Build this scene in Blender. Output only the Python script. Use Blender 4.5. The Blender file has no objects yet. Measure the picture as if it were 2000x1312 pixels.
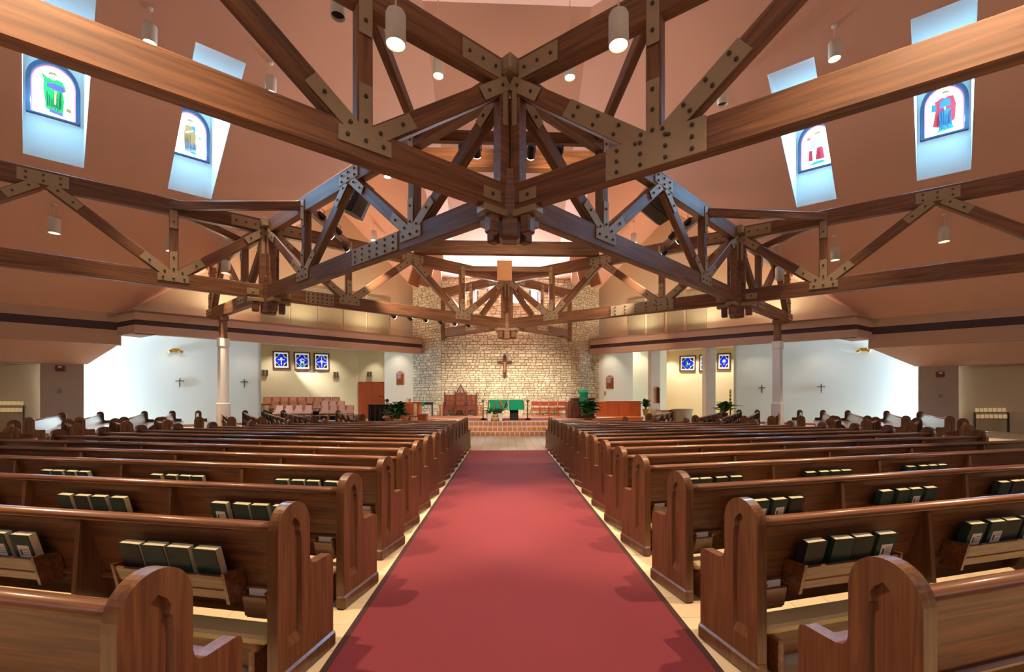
import bpy, bmesh, math, random
from mathutils import Vector, Matrix
random.seed(7)
SC = bpy.context.scene
COL = SC.collection
R = math.radians

# ------------------------------------------------------------------ camera, world, exposure
FPX, XC, HY, YAW, CX, CZ = 840.0, 1019.0, 778.0, R(2.2), -0.09, 1.5
cam_d = bpy.data.cameras.new('camera'); cam = bpy.data.objects.new('camera', cam_d); COL.objects.link(cam)
cam_d.sensor_fit = 'HORIZONTAL'; cam_d.sensor_width = 36.0
cam_d.lens = FPX / 2000.0 * 36.0
cam_d.shift_x = (1000.0 - XC) / 2000.0
cam_d.shift_y = (HY - 656.0) / 2000.0
cam_d.clip_start = 0.05; cam_d.clip_end = 200
cam.location = (CX, 0, CZ); cam.rotation_euler = (R(90), 0, -YAW)
SC.camera = cam
w = bpy.data.worlds.new('world'); SC.world = w; w.use_nodes = True
w.node_tree.nodes['Background'].inputs[0].default_value = (0.62, 0.78, 1.0, 1)
w.node_tree.nodes['Background'].inputs[1].default_value = 1.0
SC.view_settings.view_transform = 'Standard'; SC.view_settings.look = 'None'
SC.view_settings.gamma = 1.0; SC.view_settings.use_curve_mapping = False
SC.view_settings.exposure = 0.06

def lin(r, g, b):
    f = lambda c: (c / 255 / 12.92) if c <= 10 else ((c / 255 + .055) / 1.055) ** 2.4
    return (f(r), f(g), f(b), 1)

def area_light(name, loc, aim, sx, sy, power, col, spread=180):
    d = bpy.data.lights.new(name, 'AREA'); d.shape = 'RECTANGLE'; d.size = sx; d.size_y = sy
    d.energy = power; d.color = col; d.spread = R(spread)
    o = bpy.data.objects.new(name, d); COL.objects.link(o); o.location = loc
    o.rotation_euler = (Vector(aim) - Vector(loc)).to_track_quat('-Z', 'Y').to_euler()
    return o
def spot_light(name, loc, aim, power, col, ang=60, blend=.6, size=.06):
    d = bpy.data.lights.new(name, 'SPOT'); d.energy = power; d.color = col; d.spot_size = R(ang); d.spot_blend = blend
    d.shadow_soft_size = size
    o = bpy.data.objects.new(name, d); COL.objects.link(o); o.location = loc
    o.rotation_euler = (Vector(aim) - Vector(loc)).to_track_quat('-Z', 'Y').to_euler()
    return o
WARM = (1.0, .74, .46); COOL = (.55, .78, 1.0); NEUT = (1.0, .92, .8)
DORMER_W, PEND_W, PEND_A, STAGE_W, ALTAR_W, SIDE_W, DOWN_W = 240, 2300, 46, 1500, 560, 1500, 90
UP_W, APSE_W, STREAK_W, NEAR_W = 95, 520, 1500, 2800
area_light('rear_fill_light', (0, -8.8, 9.5), (0, 12, 6), 16, 8, 260, (.86, .93, 1.0))  # added fill lamp behind the camera; its window is invented
for sx in (-1, 1):
    area_light('side_fill_light', (sx * 25.5, 2, 6), (0, 10, 4), 8, 6, 400, (.86, .93, 1.0))  # added fill lamps out of view, one on each side


# ------------------------------------------------------------------ pixel -> place (direction only; depth comes from what it touches)
_c, _s = math.cos(YAW), math.sin(YAW)
CAMP = Vector((CX, 0, CZ)); RV = Vector((_c, -_s, 0)); FV = Vector((_s, _c, 0))
def ray(x, y): return (x - XC) / FPX * RV + FV - (y - HY) / FPX * Vector((0, 0, 1))
def onz(x, y, z):
    d = ray(x, y); return CAMP + d * ((z - CZ) / d.z)
def onY(x, y, Y):
    d = ray(x, y); return CAMP + d * (Y / d.y)
def onpl(x, y, p, n):
    d = ray(x, y); n = Vector(n); return CAMP + d * ((Vector(p) - CAMP).dot(n) / d.dot(n))

# ------------------------------------------------------------------ materials
MATS = {}
def mat(name, col, rough=.6, metal=0, coat=0, emit=None, estr=0, noise=None, bump=0, spec=.5):
    m = bpy.data.materials.new(name); m.use_nodes = True; nt = m.node_tree; b = nt.nodes['Principled BSDF']
    b.inputs['Base Color'].default_value = col; b.inputs['Roughness'].default_value = rough
    b.inputs['Metallic'].default_value = metal; b.inputs['Coat Weight'].default_value = coat
    b.inputs['Specular IOR Level'].default_value = spec
    if coat: b.inputs['Coat Roughness'].default_value = .18
    if emit: b.inputs['Emission Color'].default_value = emit; b.inputs['Emission Strength'].default_value = estr
    if noise or bump:
        sc, amt = noise or (8, .15)
        tc = nt.nodes.new('ShaderNodeTexCoord'); nz = nt.nodes.new('ShaderNodeTexNoise')
        nz.inputs['Scale'].default_value = sc; nz.inputs['Detail'].default_value = 5
        nt.links.new(tc.outputs['Object'], nz.inputs['Vector'])
        if noise:
            hs = nt.nodes.new('ShaderNodeMix'); hs.data_type = 'RGBA'
            hs.inputs[6].default_value = [c * (1 - amt) for c in col[:3]] + [1]
            hs.inputs[7].default_value = [min(1, c * (1 + amt)) for c in col[:3]] + [1]
            nt.links.new(nz.outputs['Fac'], hs.inputs[0]); nt.links.new(hs.outputs[2], b.inputs['Base Color'])
        if bump:
            bp = nt.nodes.new('ShaderNodeBump'); bp.inputs['Strength'].default_value = bump; bp.inputs['Distance'].default_value = .01
            nt.links.new(nz.outputs['Fac'], bp.inputs['Height']); nt.links.new(bp.outputs[0], b.inputs['Normal'])
    MATS[name] = m; return m
def wood(name, c1, c2, rough=.4, coat=0, scale=(1.2, 14, 14), axis=0, per_obj=.25, bump=.06):
    """grain runs along local axis (0=x,1=y,2=z)"""
    m = bpy.data.materials.new(name); m.use_nodes = True; nt = m.node_tree; b = nt.nodes['Principled BSDF']
    N = nt.nodes.new; Lk = nt.links.new
    tc = N('ShaderNodeTexCoord'); oi = N('ShaderNodeObjectInfo'); mp = N('ShaderNodeMapping')
    sc = [scale[1]] * 3; sc[axis] = scale[0]; mp.inputs['Scale'].default_value = sc
    ml = N('ShaderNodeMath'); ml.operation = 'MULTIPLY'; ml.inputs[1].default_value = 57.0; Lk(oi.outputs['Random'], ml.inputs[0])
    Lk(tc.outputs['Object'], mp.inputs['Vector']); Lk(ml.outputs[0], mp.inputs['Location'])
    nz = N('ShaderNodeTexNoise'); nz.inputs['Scale'].default_value = 1; nz.inputs['Detail'].default_value = 6; nz.inputs['Distortion'].default_value = 1.2
    Lk(mp.outputs[0], nz.inputs['Vector'])
    rp = N('ShaderNodeValToRGB'); rp.color_ramp.elements[0].position = .32; rp.color_ramp.elements[1].position = .68
    rp.color_ramp.elements[0].color = c1; rp.color_ramp.elements[1].color = c2; Lk(nz.outputs['Fac'], rp.inputs[0])
    hv = N('ShaderNodeHueSaturation'); mr = N('ShaderNodeMapRange'); mr.inputs[3].default_value = 1 - per_obj; mr.inputs[4].default_value = 1 + per_obj
    Lk(oi.outputs['Random'], mr.inputs[0]); Lk(mr.outputs[0], hv.inputs['Value']); Lk(rp.outputs[0], hv.inputs['Color'])
    Lk(hv.outputs[0], b.inputs['Base Color']); b.inputs['Roughness'].default_value = rough
    b.inputs['Coat Weight'].default_value = coat; b.inputs['Coat Roughness'].default_value = .15
    if bump:
        bp = N('ShaderNodeBump'); bp.inputs['Strength'].default_value = bump; bp.inputs['Distance'].default_value = .01
        Lk(nz.outputs['Fac'], bp.inputs['Height']); Lk(bp.outputs[0], b.inputs['Normal'])
    MATS[name] = m; return m
def varied(name, c1, c2, rough=.8, nscale=14, bump=.3):
    """colour differs from piece to piece (objects or mesh islands)"""
    m = bpy.data.materials.new(name); m.use_nodes = True; nt = m.node_tree; b = nt.nodes['Principled BSDF']
    N = nt.nodes.new; Lk = nt.links.new
    oi = N('ShaderNodeObjectInfo'); ge = N('ShaderNodeNewGeometry'); ad = N('ShaderNodeMath'); fr = N('ShaderNodeMath'); fr.operation = 'FRACT'
    Lk(oi.outputs['Random'], ad.inputs[0]); Lk(ge.outputs['Random Per Island'], ad.inputs[1]); Lk(ad.outputs[0], fr.inputs[0])
    tc = N('ShaderNodeTexCoord'); nz = N('ShaderNodeTexNoise'); nz.inputs['Scale'].default_value = nscale; nz.inputs['Detail'].default_value = 4
    Lk(ge.outputs['Position'], nz.inputs['Vector'])
    mx = N('ShaderNodeMix'); mx.data_type = 'RGBA'; mx.inputs[6].default_value = c1; mx.inputs[7].default_value = c2
    a2 = N('ShaderNodeMath'); a2.operation = 'MULTIPLY_ADD'; a2.inputs[1].default_value = .55; Lk(fr.outputs[0], a2.inputs[0])
    m3 = N('ShaderNodeMath'); m3.operation = 'MULTIPLY'; m3.inputs[1].default_value = .45; Lk(nz.outputs['Fac'], m3.inputs[0]); Lk(m3.outputs[0], a2.inputs[2])
    Lk(a2.outputs[0], mx.inputs[0]); Lk(mx.outputs[2], b.inputs['Base Color']); b.inputs['Roughness'].default_value = rough
    if bump:
        bp = N('ShaderNodeBump'); bp.inputs['Strength'].default_value = bump; bp.inputs['Distance'].default_value = .02
        Lk(nz.outputs['Fac'], bp.inputs['Height']); Lk(bp.outputs[0], b.inputs['Normal'])
    MATS[name] = m; return m
mat('ceiling', lin(224, 173, 150), .9, noise=(.7, .03))
mat('wall_white', lin(226, 224, 218), .85, noise=(1.5, .02))
mat('wall_cream', lin(238, 222, 184), .85, noise=(1.5, .03))
mat('wall_tan', lin(212, 192, 160), .85, noise=(1.5, .03))
mat('wall_grey', lin(176, 158, 144), .85, noise=(1.5, .03))
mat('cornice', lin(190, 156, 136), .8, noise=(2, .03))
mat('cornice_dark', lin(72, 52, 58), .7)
mat('panel_cloth', lin(158, 148, 120), .95, noise=(60, .08))
mat('panel_edge', lin(170, 158, 128), .9)
wood('beam', lin(92, 58, 38), lin(142, 94, 60), .5, 0, (.5, 10, 10), 0, .14)
mat('steel_plate', lin(164, 142, 112), .5, .2, noise=(6, .06))
mat('bolt', lin(84, 72, 58), .4, .6)
wood('pew', lin(88, 48, 25), lin(136, 83, 46), .34, .6, (1.3, 34, 34), 0, .10, .03)
wood('pew_end', lin(86, 53, 30), lin(124, 82, 50), .36, .3, (1.6, 34, 34), 2, .10, .03)
wood('pew_back', lin(84, 46, 24), lin(128, 78, 43), .5, .12, (1.3, 34, 34), 0, .10, .03)
mat('pew_groove', lin(88, 42, 20), .45)
mat('kneeler_pad', lin(214, 192, 140), .6, noise=(25, .05))
mat('book_green', lin(24, 52, 46), .55, noise=(30, .1)); mat('book_dark', lin(34, 34, 30), .55); mat('paper', lin(226, 212, 176), .8)
mat('paper_white', lin(232, 226, 214), .7)
mat('ink', lin(90, 84, 80), .8)
mat('carpet', lin(114, 37, 47), .95, noise=(1.1, .10), bump=.15)
mat('carpet_edge', lin(62, 30, 30), .9)
varied('floor_tile', lin(206, 184, 150), lin(226, 208, 176), .45, 6, .05)
mat('floor', lin(206, 186, 152), .5, noise=(3, .05))
varied('plank_tile', lin(140, 126, 110), lin(160, 146, 128), .35, 5, .04)
mat('grout', lin(226, 210, 184), .8); mat('grout_dark', lin(96, 84, 72), .8)
varied('quarry_tile', lin(168, 104, 72), lin(192, 132, 98), .45, 10, .04)
varied('tread_tile', lin(186, 150, 130), lin(206, 172, 152), .4, 10, .03)  # paler than the risers: light from above put into the tread colour
varied('stone', lin(174, 160, 132), lin(228, 218, 192), .9, 9, .5)
mat('mortar', lin(150, 134, 104), .95, noise=(30, .2), bump=.3)
mat('black', lin(18, 17, 18), .35); mat('black_gloss', lin(10, 9, 11), .12, coat=.5); mat('dark_metal', lin(44, 36, 30), .4, .7)
mat('lamp_body', lin(206, 196, 182), .45); mat('lamp_glow', lin(255, 236, 200), .5, emit=(1, .86, .62, 1), estr=22)
mat('lamp_off', lin(30, 24, 22), .3)
mat('speaker_tan', lin(168, 118, 82), .8, noise=(80, .06)); mat('speaker_dark', lin(72, 62, 56), .7)
wood('oak', lin(150, 74, 32), lin(196, 106, 52), .35, .2, (1.0, 10, 10), 2, .06, .02)
wood('carved', lin(78, 36, 20), lin(118, 58, 34), .4, .15, (1.5, 12, 12), 2, .06, .05)
mat('frame_brown', lin(112, 58, 34), .5); mat('wall_ivory', lin(238, 230, 208), .85, noise=(1.5, .02))
mat('upholstery', lin(216, 156, 130), .9, noise=(40, .05)); mat('upholstery_red', lin(150, 66, 52), .9)
mat('green_cloth', lin(0, 168, 118), .8); mat('white_cloth', lin(240, 238, 230), .8); mat('gold', lin(214, 172, 88), .35, .6); mat('red_trim', lin(170, 50, 50), .7)
mat('wax', lin(246, 236, 210), .5); mat('flame', lin(255, 220, 140), .5, emit=(1, .72, .32, 1), estr=14)
mat('ceramic', lin(240, 238, 232), .25); mat('leaf', lin(56, 118, 54), .5, noise=(9, .3)); mat('leaf_dark', lin(36, 88, 46), .5, noise=(9, .3))
mat('flower_red', lin(190, 60, 60), .6); mat('flower_yellow', lin(226, 200, 70), .6); mat('terracotta', lin(160, 84, 54), .7); mat('wicker', lin(190, 160, 110), .8, noise=(60, .3))
mat('blue_frame', lin(34, 58, 88), .5); mat('glass_glow', (1, 1, 1, 1), .4, emit=(.86, .94, 1, 1), estr=5.0)
mat('skin', lin(214, 160, 130), .6); mat('hair', lin(40, 28, 22), .7); mat('suit', lin(26, 26, 30), .8)
mat('red_sign', lin(120, 40, 36), .5); mat('plastic_grey', lin(150, 144, 132), .6); mat('brass', lin(206, 160, 84), .3, .9); mat('silver', lin(128, 108, 84), .4, .7)
mat('font_stone', lin(176, 158, 128), .8, noise=(7, .2), bump=.2); mat('riser_black', lin(22, 24, 24), .8); mat('riser_edge', lin(230, 222, 206), .6)
mat('rug', lin(120, 62, 56), .95, noise=(14, .35)); mat('rug_edge', lin(214, 190, 160), .95)
mat('glass_jar', lin(226, 206, 160), .15, emit=(1, .7, .34, 1), estr=.22)
mat('wood_orange', lin(214, 124, 66), .4, noise=(3, .12), coat=.2)
wood('carved_light', lin(98, 46, 26), lin(138, 70, 42), .4, .15, (1.5, 12, 12), 2, .06, .05)
mat('wood_red', lin(182, 84, 42), .4, noise=(3, .1), coat=.2)
mat('bronze_wood', lin(70, 40, 20), .5, .2); mat('corpus', lin(176, 112, 66), .5)
mat('lead', lin(40, 40, 46), .5)
def glassmat(n, c, e): mat(n, c, .3, emit=c, estr=e)
glassmat('sg_green', lin(20, 150, 60), .55); glassmat('sg_violet', lin(90, 70, 170), .6); glassmat('sg_brown', lin(150, 110, 60), .6); glassmat('sg_red', lin(180, 30, 44), .6)
glassmat('sg_blue', lin(50, 110, 150), .6); glassmat('sg_white', lin(250, 250, 255), 4); glassmat('sg_pale', lin(215, 230, 228), .55); glassmat('sg_pink', lin(214, 130, 160), 1.0); glassmat('sg_face', lin(220, 214, 206), .8); glassmat('sg_gold', lin(230, 200, 110), .8)
glassmat('sg_dblue', lin(8, 24, 180), .8); glassmat('sg_ice', lin(180, 212, 220), .6); glassmat('sg_teal', lin(20, 120, 100), .7); glassmat('sg_grey', lin(120, 125, 135), .7)

# ------------------------------------------------------------------ mesh helpers
W = {}                                           # world matrix of every object I place
def link(o, parent=None, M=None):
    COL.objects.link(o); M = M or Matrix.Identity(4); W[o] = M
    if parent:
        o.parent = parent; o.matrix_basis = W[parent].inverted() @ M
    else: o.matrix_basis = M
    return o
def mesh(name, bm, m, smooth=False):
    me = bpy.data.meshes.new(name); bm.to_mesh(me); bm.free()
    for mm in (m if isinstance(m, (list, tuple)) else [m]): me.materials.append(MATS[mm])
    if smooth:
        for p in me.polygons: p.use_smooth = True
    return me
def ob(name, bm, m, parent=None, M=None, smooth=False):
    me = bm if isinstance(bm, bpy.types.Mesh) else mesh(name, bm, m, smooth)
    return link(bpy.data.objects.new(name, me), parent, M)
def empty(name, loc=(0, 0, 0), rz=0):
    o = bpy.data.objects.new(name, None); o.empty_display_size = .1
    return link(o, None, Matrix.Translation(loc) @ Matrix.Rotation(rz, 4, 'Z'))
def tag(o, label, cat, group=None):
    o['label'] = label; o['category'] = cat
    if group: o['group'] = group
    return o
def thing(name, label, cat, loc=(0, 0, 0), rz=0, group=None): return tag(empty(name, loc, rz), label, cat, group)
def struct(o, label=None):
    o['kind'] = 'structure'
    if label: o['label'] = label
    return o
def T(x=0, y=0, z=0): return Matrix.Translation((x, y, z))
def RZ(a): return Matrix.Rotation(a, 4, 'Z')
def RX(a): return Matrix.Rotation(a, 4, 'X')
def RY(a): return Matrix.Rotation(a, 4, 'Y')
def box(bm, x0, x1, y0, y1, z0, z1, M=None):
    vs = [bm.verts.new((x, y, z)) for z in (z0, z1) for x, y in ((x0, y0), (x1, y0), (x1, y1), (x0, y1))]
    if M:
        for v in vs: v.co = M @ v.co
    for f in ((3, 2, 1, 0), (4, 5, 6, 7), (0, 1, 5, 4), (1, 2, 6, 5), (2, 3, 7, 6), (3, 0, 4, 7)): bm.faces.new([vs[i] for i in f])
    return vs
def cbox(x0, x1, y0, y1, z0, z1, b=.01, M=None, seg=1):
    bm = bmesh.new(); box(bm, x0, x1, y0, y1, z0, z1)
    if b: bmesh.ops.bevel(bm, geom=bm.edges[:], offset=b, segments=seg, affect='EDGES', profile=.7)
    if M: bm.transform(M)
    return bm
def prism(bm, pts, z0, z1, M=None):
    """polygon (list of (x,y)) extruded along z, then transformed"""
    M = M or Matrix.Identity(4); n = len(pts)
    a = [bm.verts.new(M @ Vector((x, y, z0))) for x, y in pts]; b = [bm.verts.new(M @ Vector((x, y, z1))) for x, y in pts]
    bm.faces.new(a[::-1]); bm.faces.new(b)
    for i in range(n): bm.faces.new((a[i], a[(i + 1) % n], b[(i + 1) % n], b[i]))
def quad(bm, *ps): return bm.faces.new([bm.verts.new(Vector(p)) for p in ps])
def lathe(bm, prof, n=16, M=None):
    M = M or Matrix.Identity(4); rings = []
    for r, z in prof:
        rings.append([bm.verts.new(M @ Vector((r * math.cos(2 * math.pi * k / n), r * math.sin(2 * math.pi * k / n), z))) for k in range(n)])
    for a, b in zip(rings, rings[1:]):
        for k in range(n): bm.faces.new((a[k], a[(k + 1) % n], b[(k + 1) % n], b[k]))
    bm.faces.new(rings[0][::-1]); bm.faces.new(rings[-1])
def cyl(bm, p, q, r, n=8, r2=None):
    p, q = Vector(p), Vector(q); d = q - p; r2 = r if r2 is None else r2
    M = Matrix.Translation(p) @ d.to_track_quat('Z', 'Y').to_matrix().to_4x4()
    lathe(bm, [(r, 0), (r2, d.length)], n, M)
def tube(bm, pts, r, n=6):
    for a, b in zip(pts, pts[1:]): cyl(bm, a, b, r, n)
def frame(a, b, up=(0, 0, 1)):
    """matrix: local x from a to b, local z as near up as possible"""
    a, b = Vector(a), Vector(b); x = (b - a).normalized(); y = Vector(up).cross(x)
    if y.length < 1e-4: y = Vector((0, 1, 0)).cross(x)
    y.normalize(); z = x.cross(y)
    M = Matrix((x, y, z)).transposed().to_4x4(); M.translation = a
    return M, (b - a).length

# ------------------------------------------------------------------ plan of the place
Uv = Vector((.787, .617)); Nv = Vector((-.617, .787))        # left side: along the wall / outwards
B2 = Vector((-16.9, 19.3))                                     # eave corner
def LP(s, r, z, side=-1):
    """point on the left (side -1) or right (+1) roof grid: s along the eave, r inwards from it"""
    p = B2 + Uv * s - Nv * r
    return Vector((p.x * -side, p.y, z))
PITCH, ZE = .79, 5.2
ZTOP = 14.93
def planes():
    """roof surfaces as (a,b,c): z = a + b x + c y"""
    k = B2.dot(Nv)
    zl = (ZE + PITCH * k, -PITCH * Nv.x, -PITCH * Nv.y)
    zr = (zl[0], -zl[1], zl[2])
    zc = (24.04, 0, zl[2])
    zt = (ZTOP, 0, 0)
    s0 = B2.dot(Uv) + 9.1; g = .82
    al = (12.5 - g * s0, g * Uv.x, g * Uv.y)                  # rises towards the gable ridge
    ar = (12.5 + g * s0, -g * Uv.x, -g * Uv.y)
    mi = lambda p: (p[0], -p[1], p[2])
    nc = (8.6 + .25 * 25.6, 0, -.25); ns1 = (8.3 + 5 * 3.85, 5, 0); ns2 = (8.3 + 5 * 3.85, -5, 0)
    return zl, zr, zc, zt, al, ar, mi(al), mi(ar), nc, ns1, ns2
PL = planes()
def ev(p, x, y): return p[0] + p[1] * x + p[2] * y
def ceil_z(x, y):
    v = [ev(p, x, y) for p in PL]
    return max(min(v[0], v[1], v[2], v[3]), min(v[4], v[5]), min(v[6], v[7]), min(v[8], v[9], v[10]) if y > 20 else -9)

# floor
bm = bmesh.new(); quad(bm, (-34, -9, -.012), (34, -9, -.012), (34, 38, -.012), (-34, 38, -.012))
FLOOR = struct(ob('floor', bm, 'floor'), 'pale stone tile floor under the pews')

# dormer openings: (side, s0, s1) at r 5.05..9.05, sides lean by SK along s
SK = .15
DORM = [(-1, -1.9, -.55), (-1, 1.62, 2.92), (1, -2.3, -.95), (1, 1.35, 2.65)]
R0, R1 = 5.08, 9.1

def build_ceiling():
    bm = bmesh.new()
    g = lambda s: LP(s, 0, 0, -1)
    l1, l2 = g(-11.5), g(14.3)
    pts = [(l1.x, -9), (-l1.x, -9), (-l1.x, l1.y), (-l2.x, l2.y), (l2.x, l2.y), (l1.x, l1.y)]
    bm.faces.new([bm.verts.new((x, y, 0)) for x, y in pts])
    lines = []
    n = len(PL)
    for i in range(n):
        for j in range(i):
            a = [PL[i][k] - PL[j][k] for k in range(3)]
            if abs(a[1]) + abs(a[2]) > 1e-6: lines.append(a)
    lines.append((-20, 0, 1))
    for side, s0, s1 in DORM:
        for p, q in (((s0 , 0), (s0 + SK * 10, 10)), ((s1, 0), (s1 + SK * 10, 10)), ((0, R0), (1, R0)), ((0, R1), (1, R1))):
            p = (p[0] - SK * R0 if p[1] == 0 else p[0], p[1]); q = (q[0] - SK * R0 if q[1] == 10 else q[0], q[1])
            P, Q = LP(*p, 0, side), LP(*q, 0, side); d = Q - P
            nx, ny = -d.y, d.x; lines.append((-(nx * P.x + ny * P.y), nx, ny))
    for c, a, b in lines:
        L2 = a * a + b * b; co = (-c * a / L2, -c * b / L2, 0)
        bmesh.ops.bisect_plane(bm, geom=bm.verts[:] + bm.edges[:] + bm.faces[:], plane_co=co, plane_no=(a, b, 0), dist=1e-5)
    dead = []
    for f in bm.faces:
        c = f.calc_center_median(); sd = -1 if c.x < 0 else 1
        rel = Vector((c.x * -sd, c.y)) - B2; s, r = rel.dot(Uv), -rel.dot(Nv)
        for side, s0, s1 in DORM:
            o = SK * (r - R0)
            if side == sd and R0 < r < R1 and s0 < s - o < s1: dead.append(f); break
    bmesh.ops.delete(bm, geom=dead, context='FACES')
    for v in bm.verts: v.co.z = ceil_z(v.co.x, v.co.y)
    bmesh.ops.recalc_face_normals(bm, faces=bm.faces[:])
    bmesh.ops.dissolve_limit(bm, angle_limit=.001, verts=bm.verts[:], edges=bm.edges[:])
    return struct(ob('ceiling', bm, 'ceiling'), 'salmon painted vaulted ceiling')
CEIL = build_ceiling()

def vwall(name, a, b, z0, z1, m, thick=.15, label=None, back=1):
    """upright wall slab from a to b (plan), visible face on the line, thickness away from the room"""
    a, b = Vector(a[:2]), Vector(b[:2]); d = (b - a).normalized(); nn = Vector((-d.y, d.x)) * thick * back
    bm = bmesh.new(); prism(bm, [a, b, b + nn, a + nn], z0, z1)
    bmesh.ops.recalc_face_normals(bm, faces=bm.faces[:])
    return struct(ob(name, bm, m), label)
sides = {-1: 'left', 1: 'right'}
_q = onY(163, 750, 19.9); P1S = {-1: Vector((_q.x, _q.y)), 1: Vector((-19.6, 19.75))}; P2S = {}      # corner of the grey partition (left-side coordinates)
for sd in (-1, 1):
    nm = sides[sd]; mx = lambda x: x * -sd
    bk = 1 if sd == -1 else -1
    # outer side wall and eave zone near the camera (behind / beside the frame)
    e = LP(-11.5, 0, 0, sd)
    vwall('wall_side_' + nm, (e.x, -9), (e.x, e.y + 6), 0, 16, 'wall_tan', .2, None, bk)
    # gable wall set back above the ledge
    vwall('wall_gable_' + nm, LP(-.3, 0, 0, sd), LP(14.2, 0, 0, sd), 5.0, 13.6, 'wall_tan', .12, 'tan gable wall above the ledge, %s side' % nm, bk)
    # cornice with the dark recessed band: near run, return, far run
    A = Vector((-15.5, 18.5)); E_ = Vector((-5.15, 26.45)); C_ = B2 - Uv * 11.4
    runs = [(C_, B2 + Uv * .12, 3.83, 4.46), (A, E_, 4.23, 4.58)]
    cor = empty('cornice_' + nm, (mx(-15.5), 18.5, 4.2)); struct(cor, 'tan boxed cornice with a dark recessed band, %s side' % nm)
    for i, (p, q, zb, zd) in enumerate(runs):
        d = (q - p).normalized(); nn = Vector((-d.y, d.x)); dep = .38
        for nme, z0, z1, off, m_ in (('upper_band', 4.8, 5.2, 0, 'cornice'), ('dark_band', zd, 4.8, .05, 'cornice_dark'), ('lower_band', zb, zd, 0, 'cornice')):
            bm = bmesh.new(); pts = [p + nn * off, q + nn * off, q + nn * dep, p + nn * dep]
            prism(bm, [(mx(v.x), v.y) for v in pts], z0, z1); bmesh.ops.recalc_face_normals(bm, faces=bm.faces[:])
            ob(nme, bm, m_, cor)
    lg = [A, E_, E_ + Nv * 1.95, B2]; bm = bmesh.new(); prism(bm, [(mx(v.x), v.y) for v in lg], 5.1, 5.19); bmesh.ops.recalc_face_normals(bm, faces=bm.faces[:])
    ob('ledge', bm, 'cornice', cor)
    # return faces A -> B
    d = (B2 - A).normalized(); nn = Vector((d.y, -d.x))
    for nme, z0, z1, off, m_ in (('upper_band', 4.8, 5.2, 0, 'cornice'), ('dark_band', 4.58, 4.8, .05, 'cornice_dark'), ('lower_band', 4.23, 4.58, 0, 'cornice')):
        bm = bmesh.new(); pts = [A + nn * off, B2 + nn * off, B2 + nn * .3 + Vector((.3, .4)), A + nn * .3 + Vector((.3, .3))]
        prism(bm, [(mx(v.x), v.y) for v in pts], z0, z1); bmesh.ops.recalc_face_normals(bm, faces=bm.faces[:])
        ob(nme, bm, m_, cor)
    # low ceiling over the side space
    bm = bmesh.new(); pts = [A + Nv * .4, E_ + Nv * .4, E_ + Uv * 1.2 + Nv * 8.5, A - Uv * 12 + Nv * 8.5, A - Uv * 12 + Nv * 2.4, A - Uv * .3 + Nv * 2.4]
    prism(bm, [(mx(v.x), v.y) for v in pts], 5.0, 5.08); bmesh.ops.recalc_face_normals(bm, faces=bm.faces[:])
    struct(ob('ceiling_side_' + nm, bm, 'wall_white'))
    # sloped soffit behind the near cornice
    P1 = P1S[sd]; q0, q1 = B2 + Nv * .3, B2 - Uv * 11.4 + Nv * .3; k = (P1 - B2).dot(Nv) - .3; q0b = P1 + Uv * .12
    bm = bmesh.new(); f = quad(bm, (mx(q0.x), q0.y, 3.83), (mx(q1.x), q1.y, 3.83), (mx((q1 + Nv * k).x), (q1 + Nv * k).y, 3.02), (mx(q0b.x), q0b.y, 3.02))
    r_ = bmesh.ops.extrude_face_region(bm, geom=[f])
    for v in [g for g in r_['geom'] if isinstance(g, bmesh.types.BMVert)]: v.co.z += .1
    struct(ob('ceiling_soffit_' + nm, bm, 'ceiling'))
    # white side wall behind, from the corridor to the choir recess
    Wp = Vector((-16.4, 24.0))
    wq = onpl(510 if sd == -1 else 1433, 750, (mx(Wp.x), Wp.y, 0), (mx(Nv.x), Nv.y, 0)); w0, w1 = Wp - Uv * 12, Vector((mx(wq.x), wq.y))
    vwall('wall_far_' + nm, (mx(w0.x), w0.y), (mx(w1.x), w1.y), 0, 5.0, 'wall_white', .2, 'white side wall beyond the pews, %s side' % nm, bk)
    # grey partition with the candle alcove
    P2 = P1 - Uv * (1.35 if sd == 1 else 1.3); P3 = P2 - Uv * 6; P2S[sd] = P2
    vwall('wall_partition_' + nm, (mx(P2.x), P2.y), (mx(P1.x), P1.y), 0, 3.1, 'wall_grey', .25, 'grey partition wall beside the candle alcove, %s side' % nm, bk)
    vwall('wall_alcove_' + nm, (mx((P3 + Nv * .55).x), (P3 + Nv * .55).y), (mx((P2 + Nv * .55).x), (P2 + Nv * .55).y), 0, 3.1, 'wall_tan', .2, 'tan back wall of the candle alcove, %s side' % nm, bk)
    o1 = P3 - Uv * .2
    bm = bmesh.new(); hp = [P2, P3, P3 + Nv * .6, P2 + Nv * .6]; prism(bm, [(mx(v.x), v.y) for v in hp], 2.98, 3.1); bmesh.ops.recalc_face_normals(bm, faces=bm.faces[:])
    struct(ob('trim_alcove_' + nm, bm, 'wall_grey'))
# walls behind the camera
bm = bmesh.new(); box(bm, -27, 27, -9.2, -9, 0, 16); struct(ob('wall_back', bm, 'wall_tan'))

# ------------------------------------------------------------------ recesses, doors and piers beside the altar
def up(n2): return (n2[0], n2[1], 0)
NL_ = {-1: Nv, 1: Vector((-Nv.x, Nv.y))}; UL_ = {-1: Uv, 1: Vector((-Uv.x, Uv.y))}
Wp = Vector((-16.4, 24.0))
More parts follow.
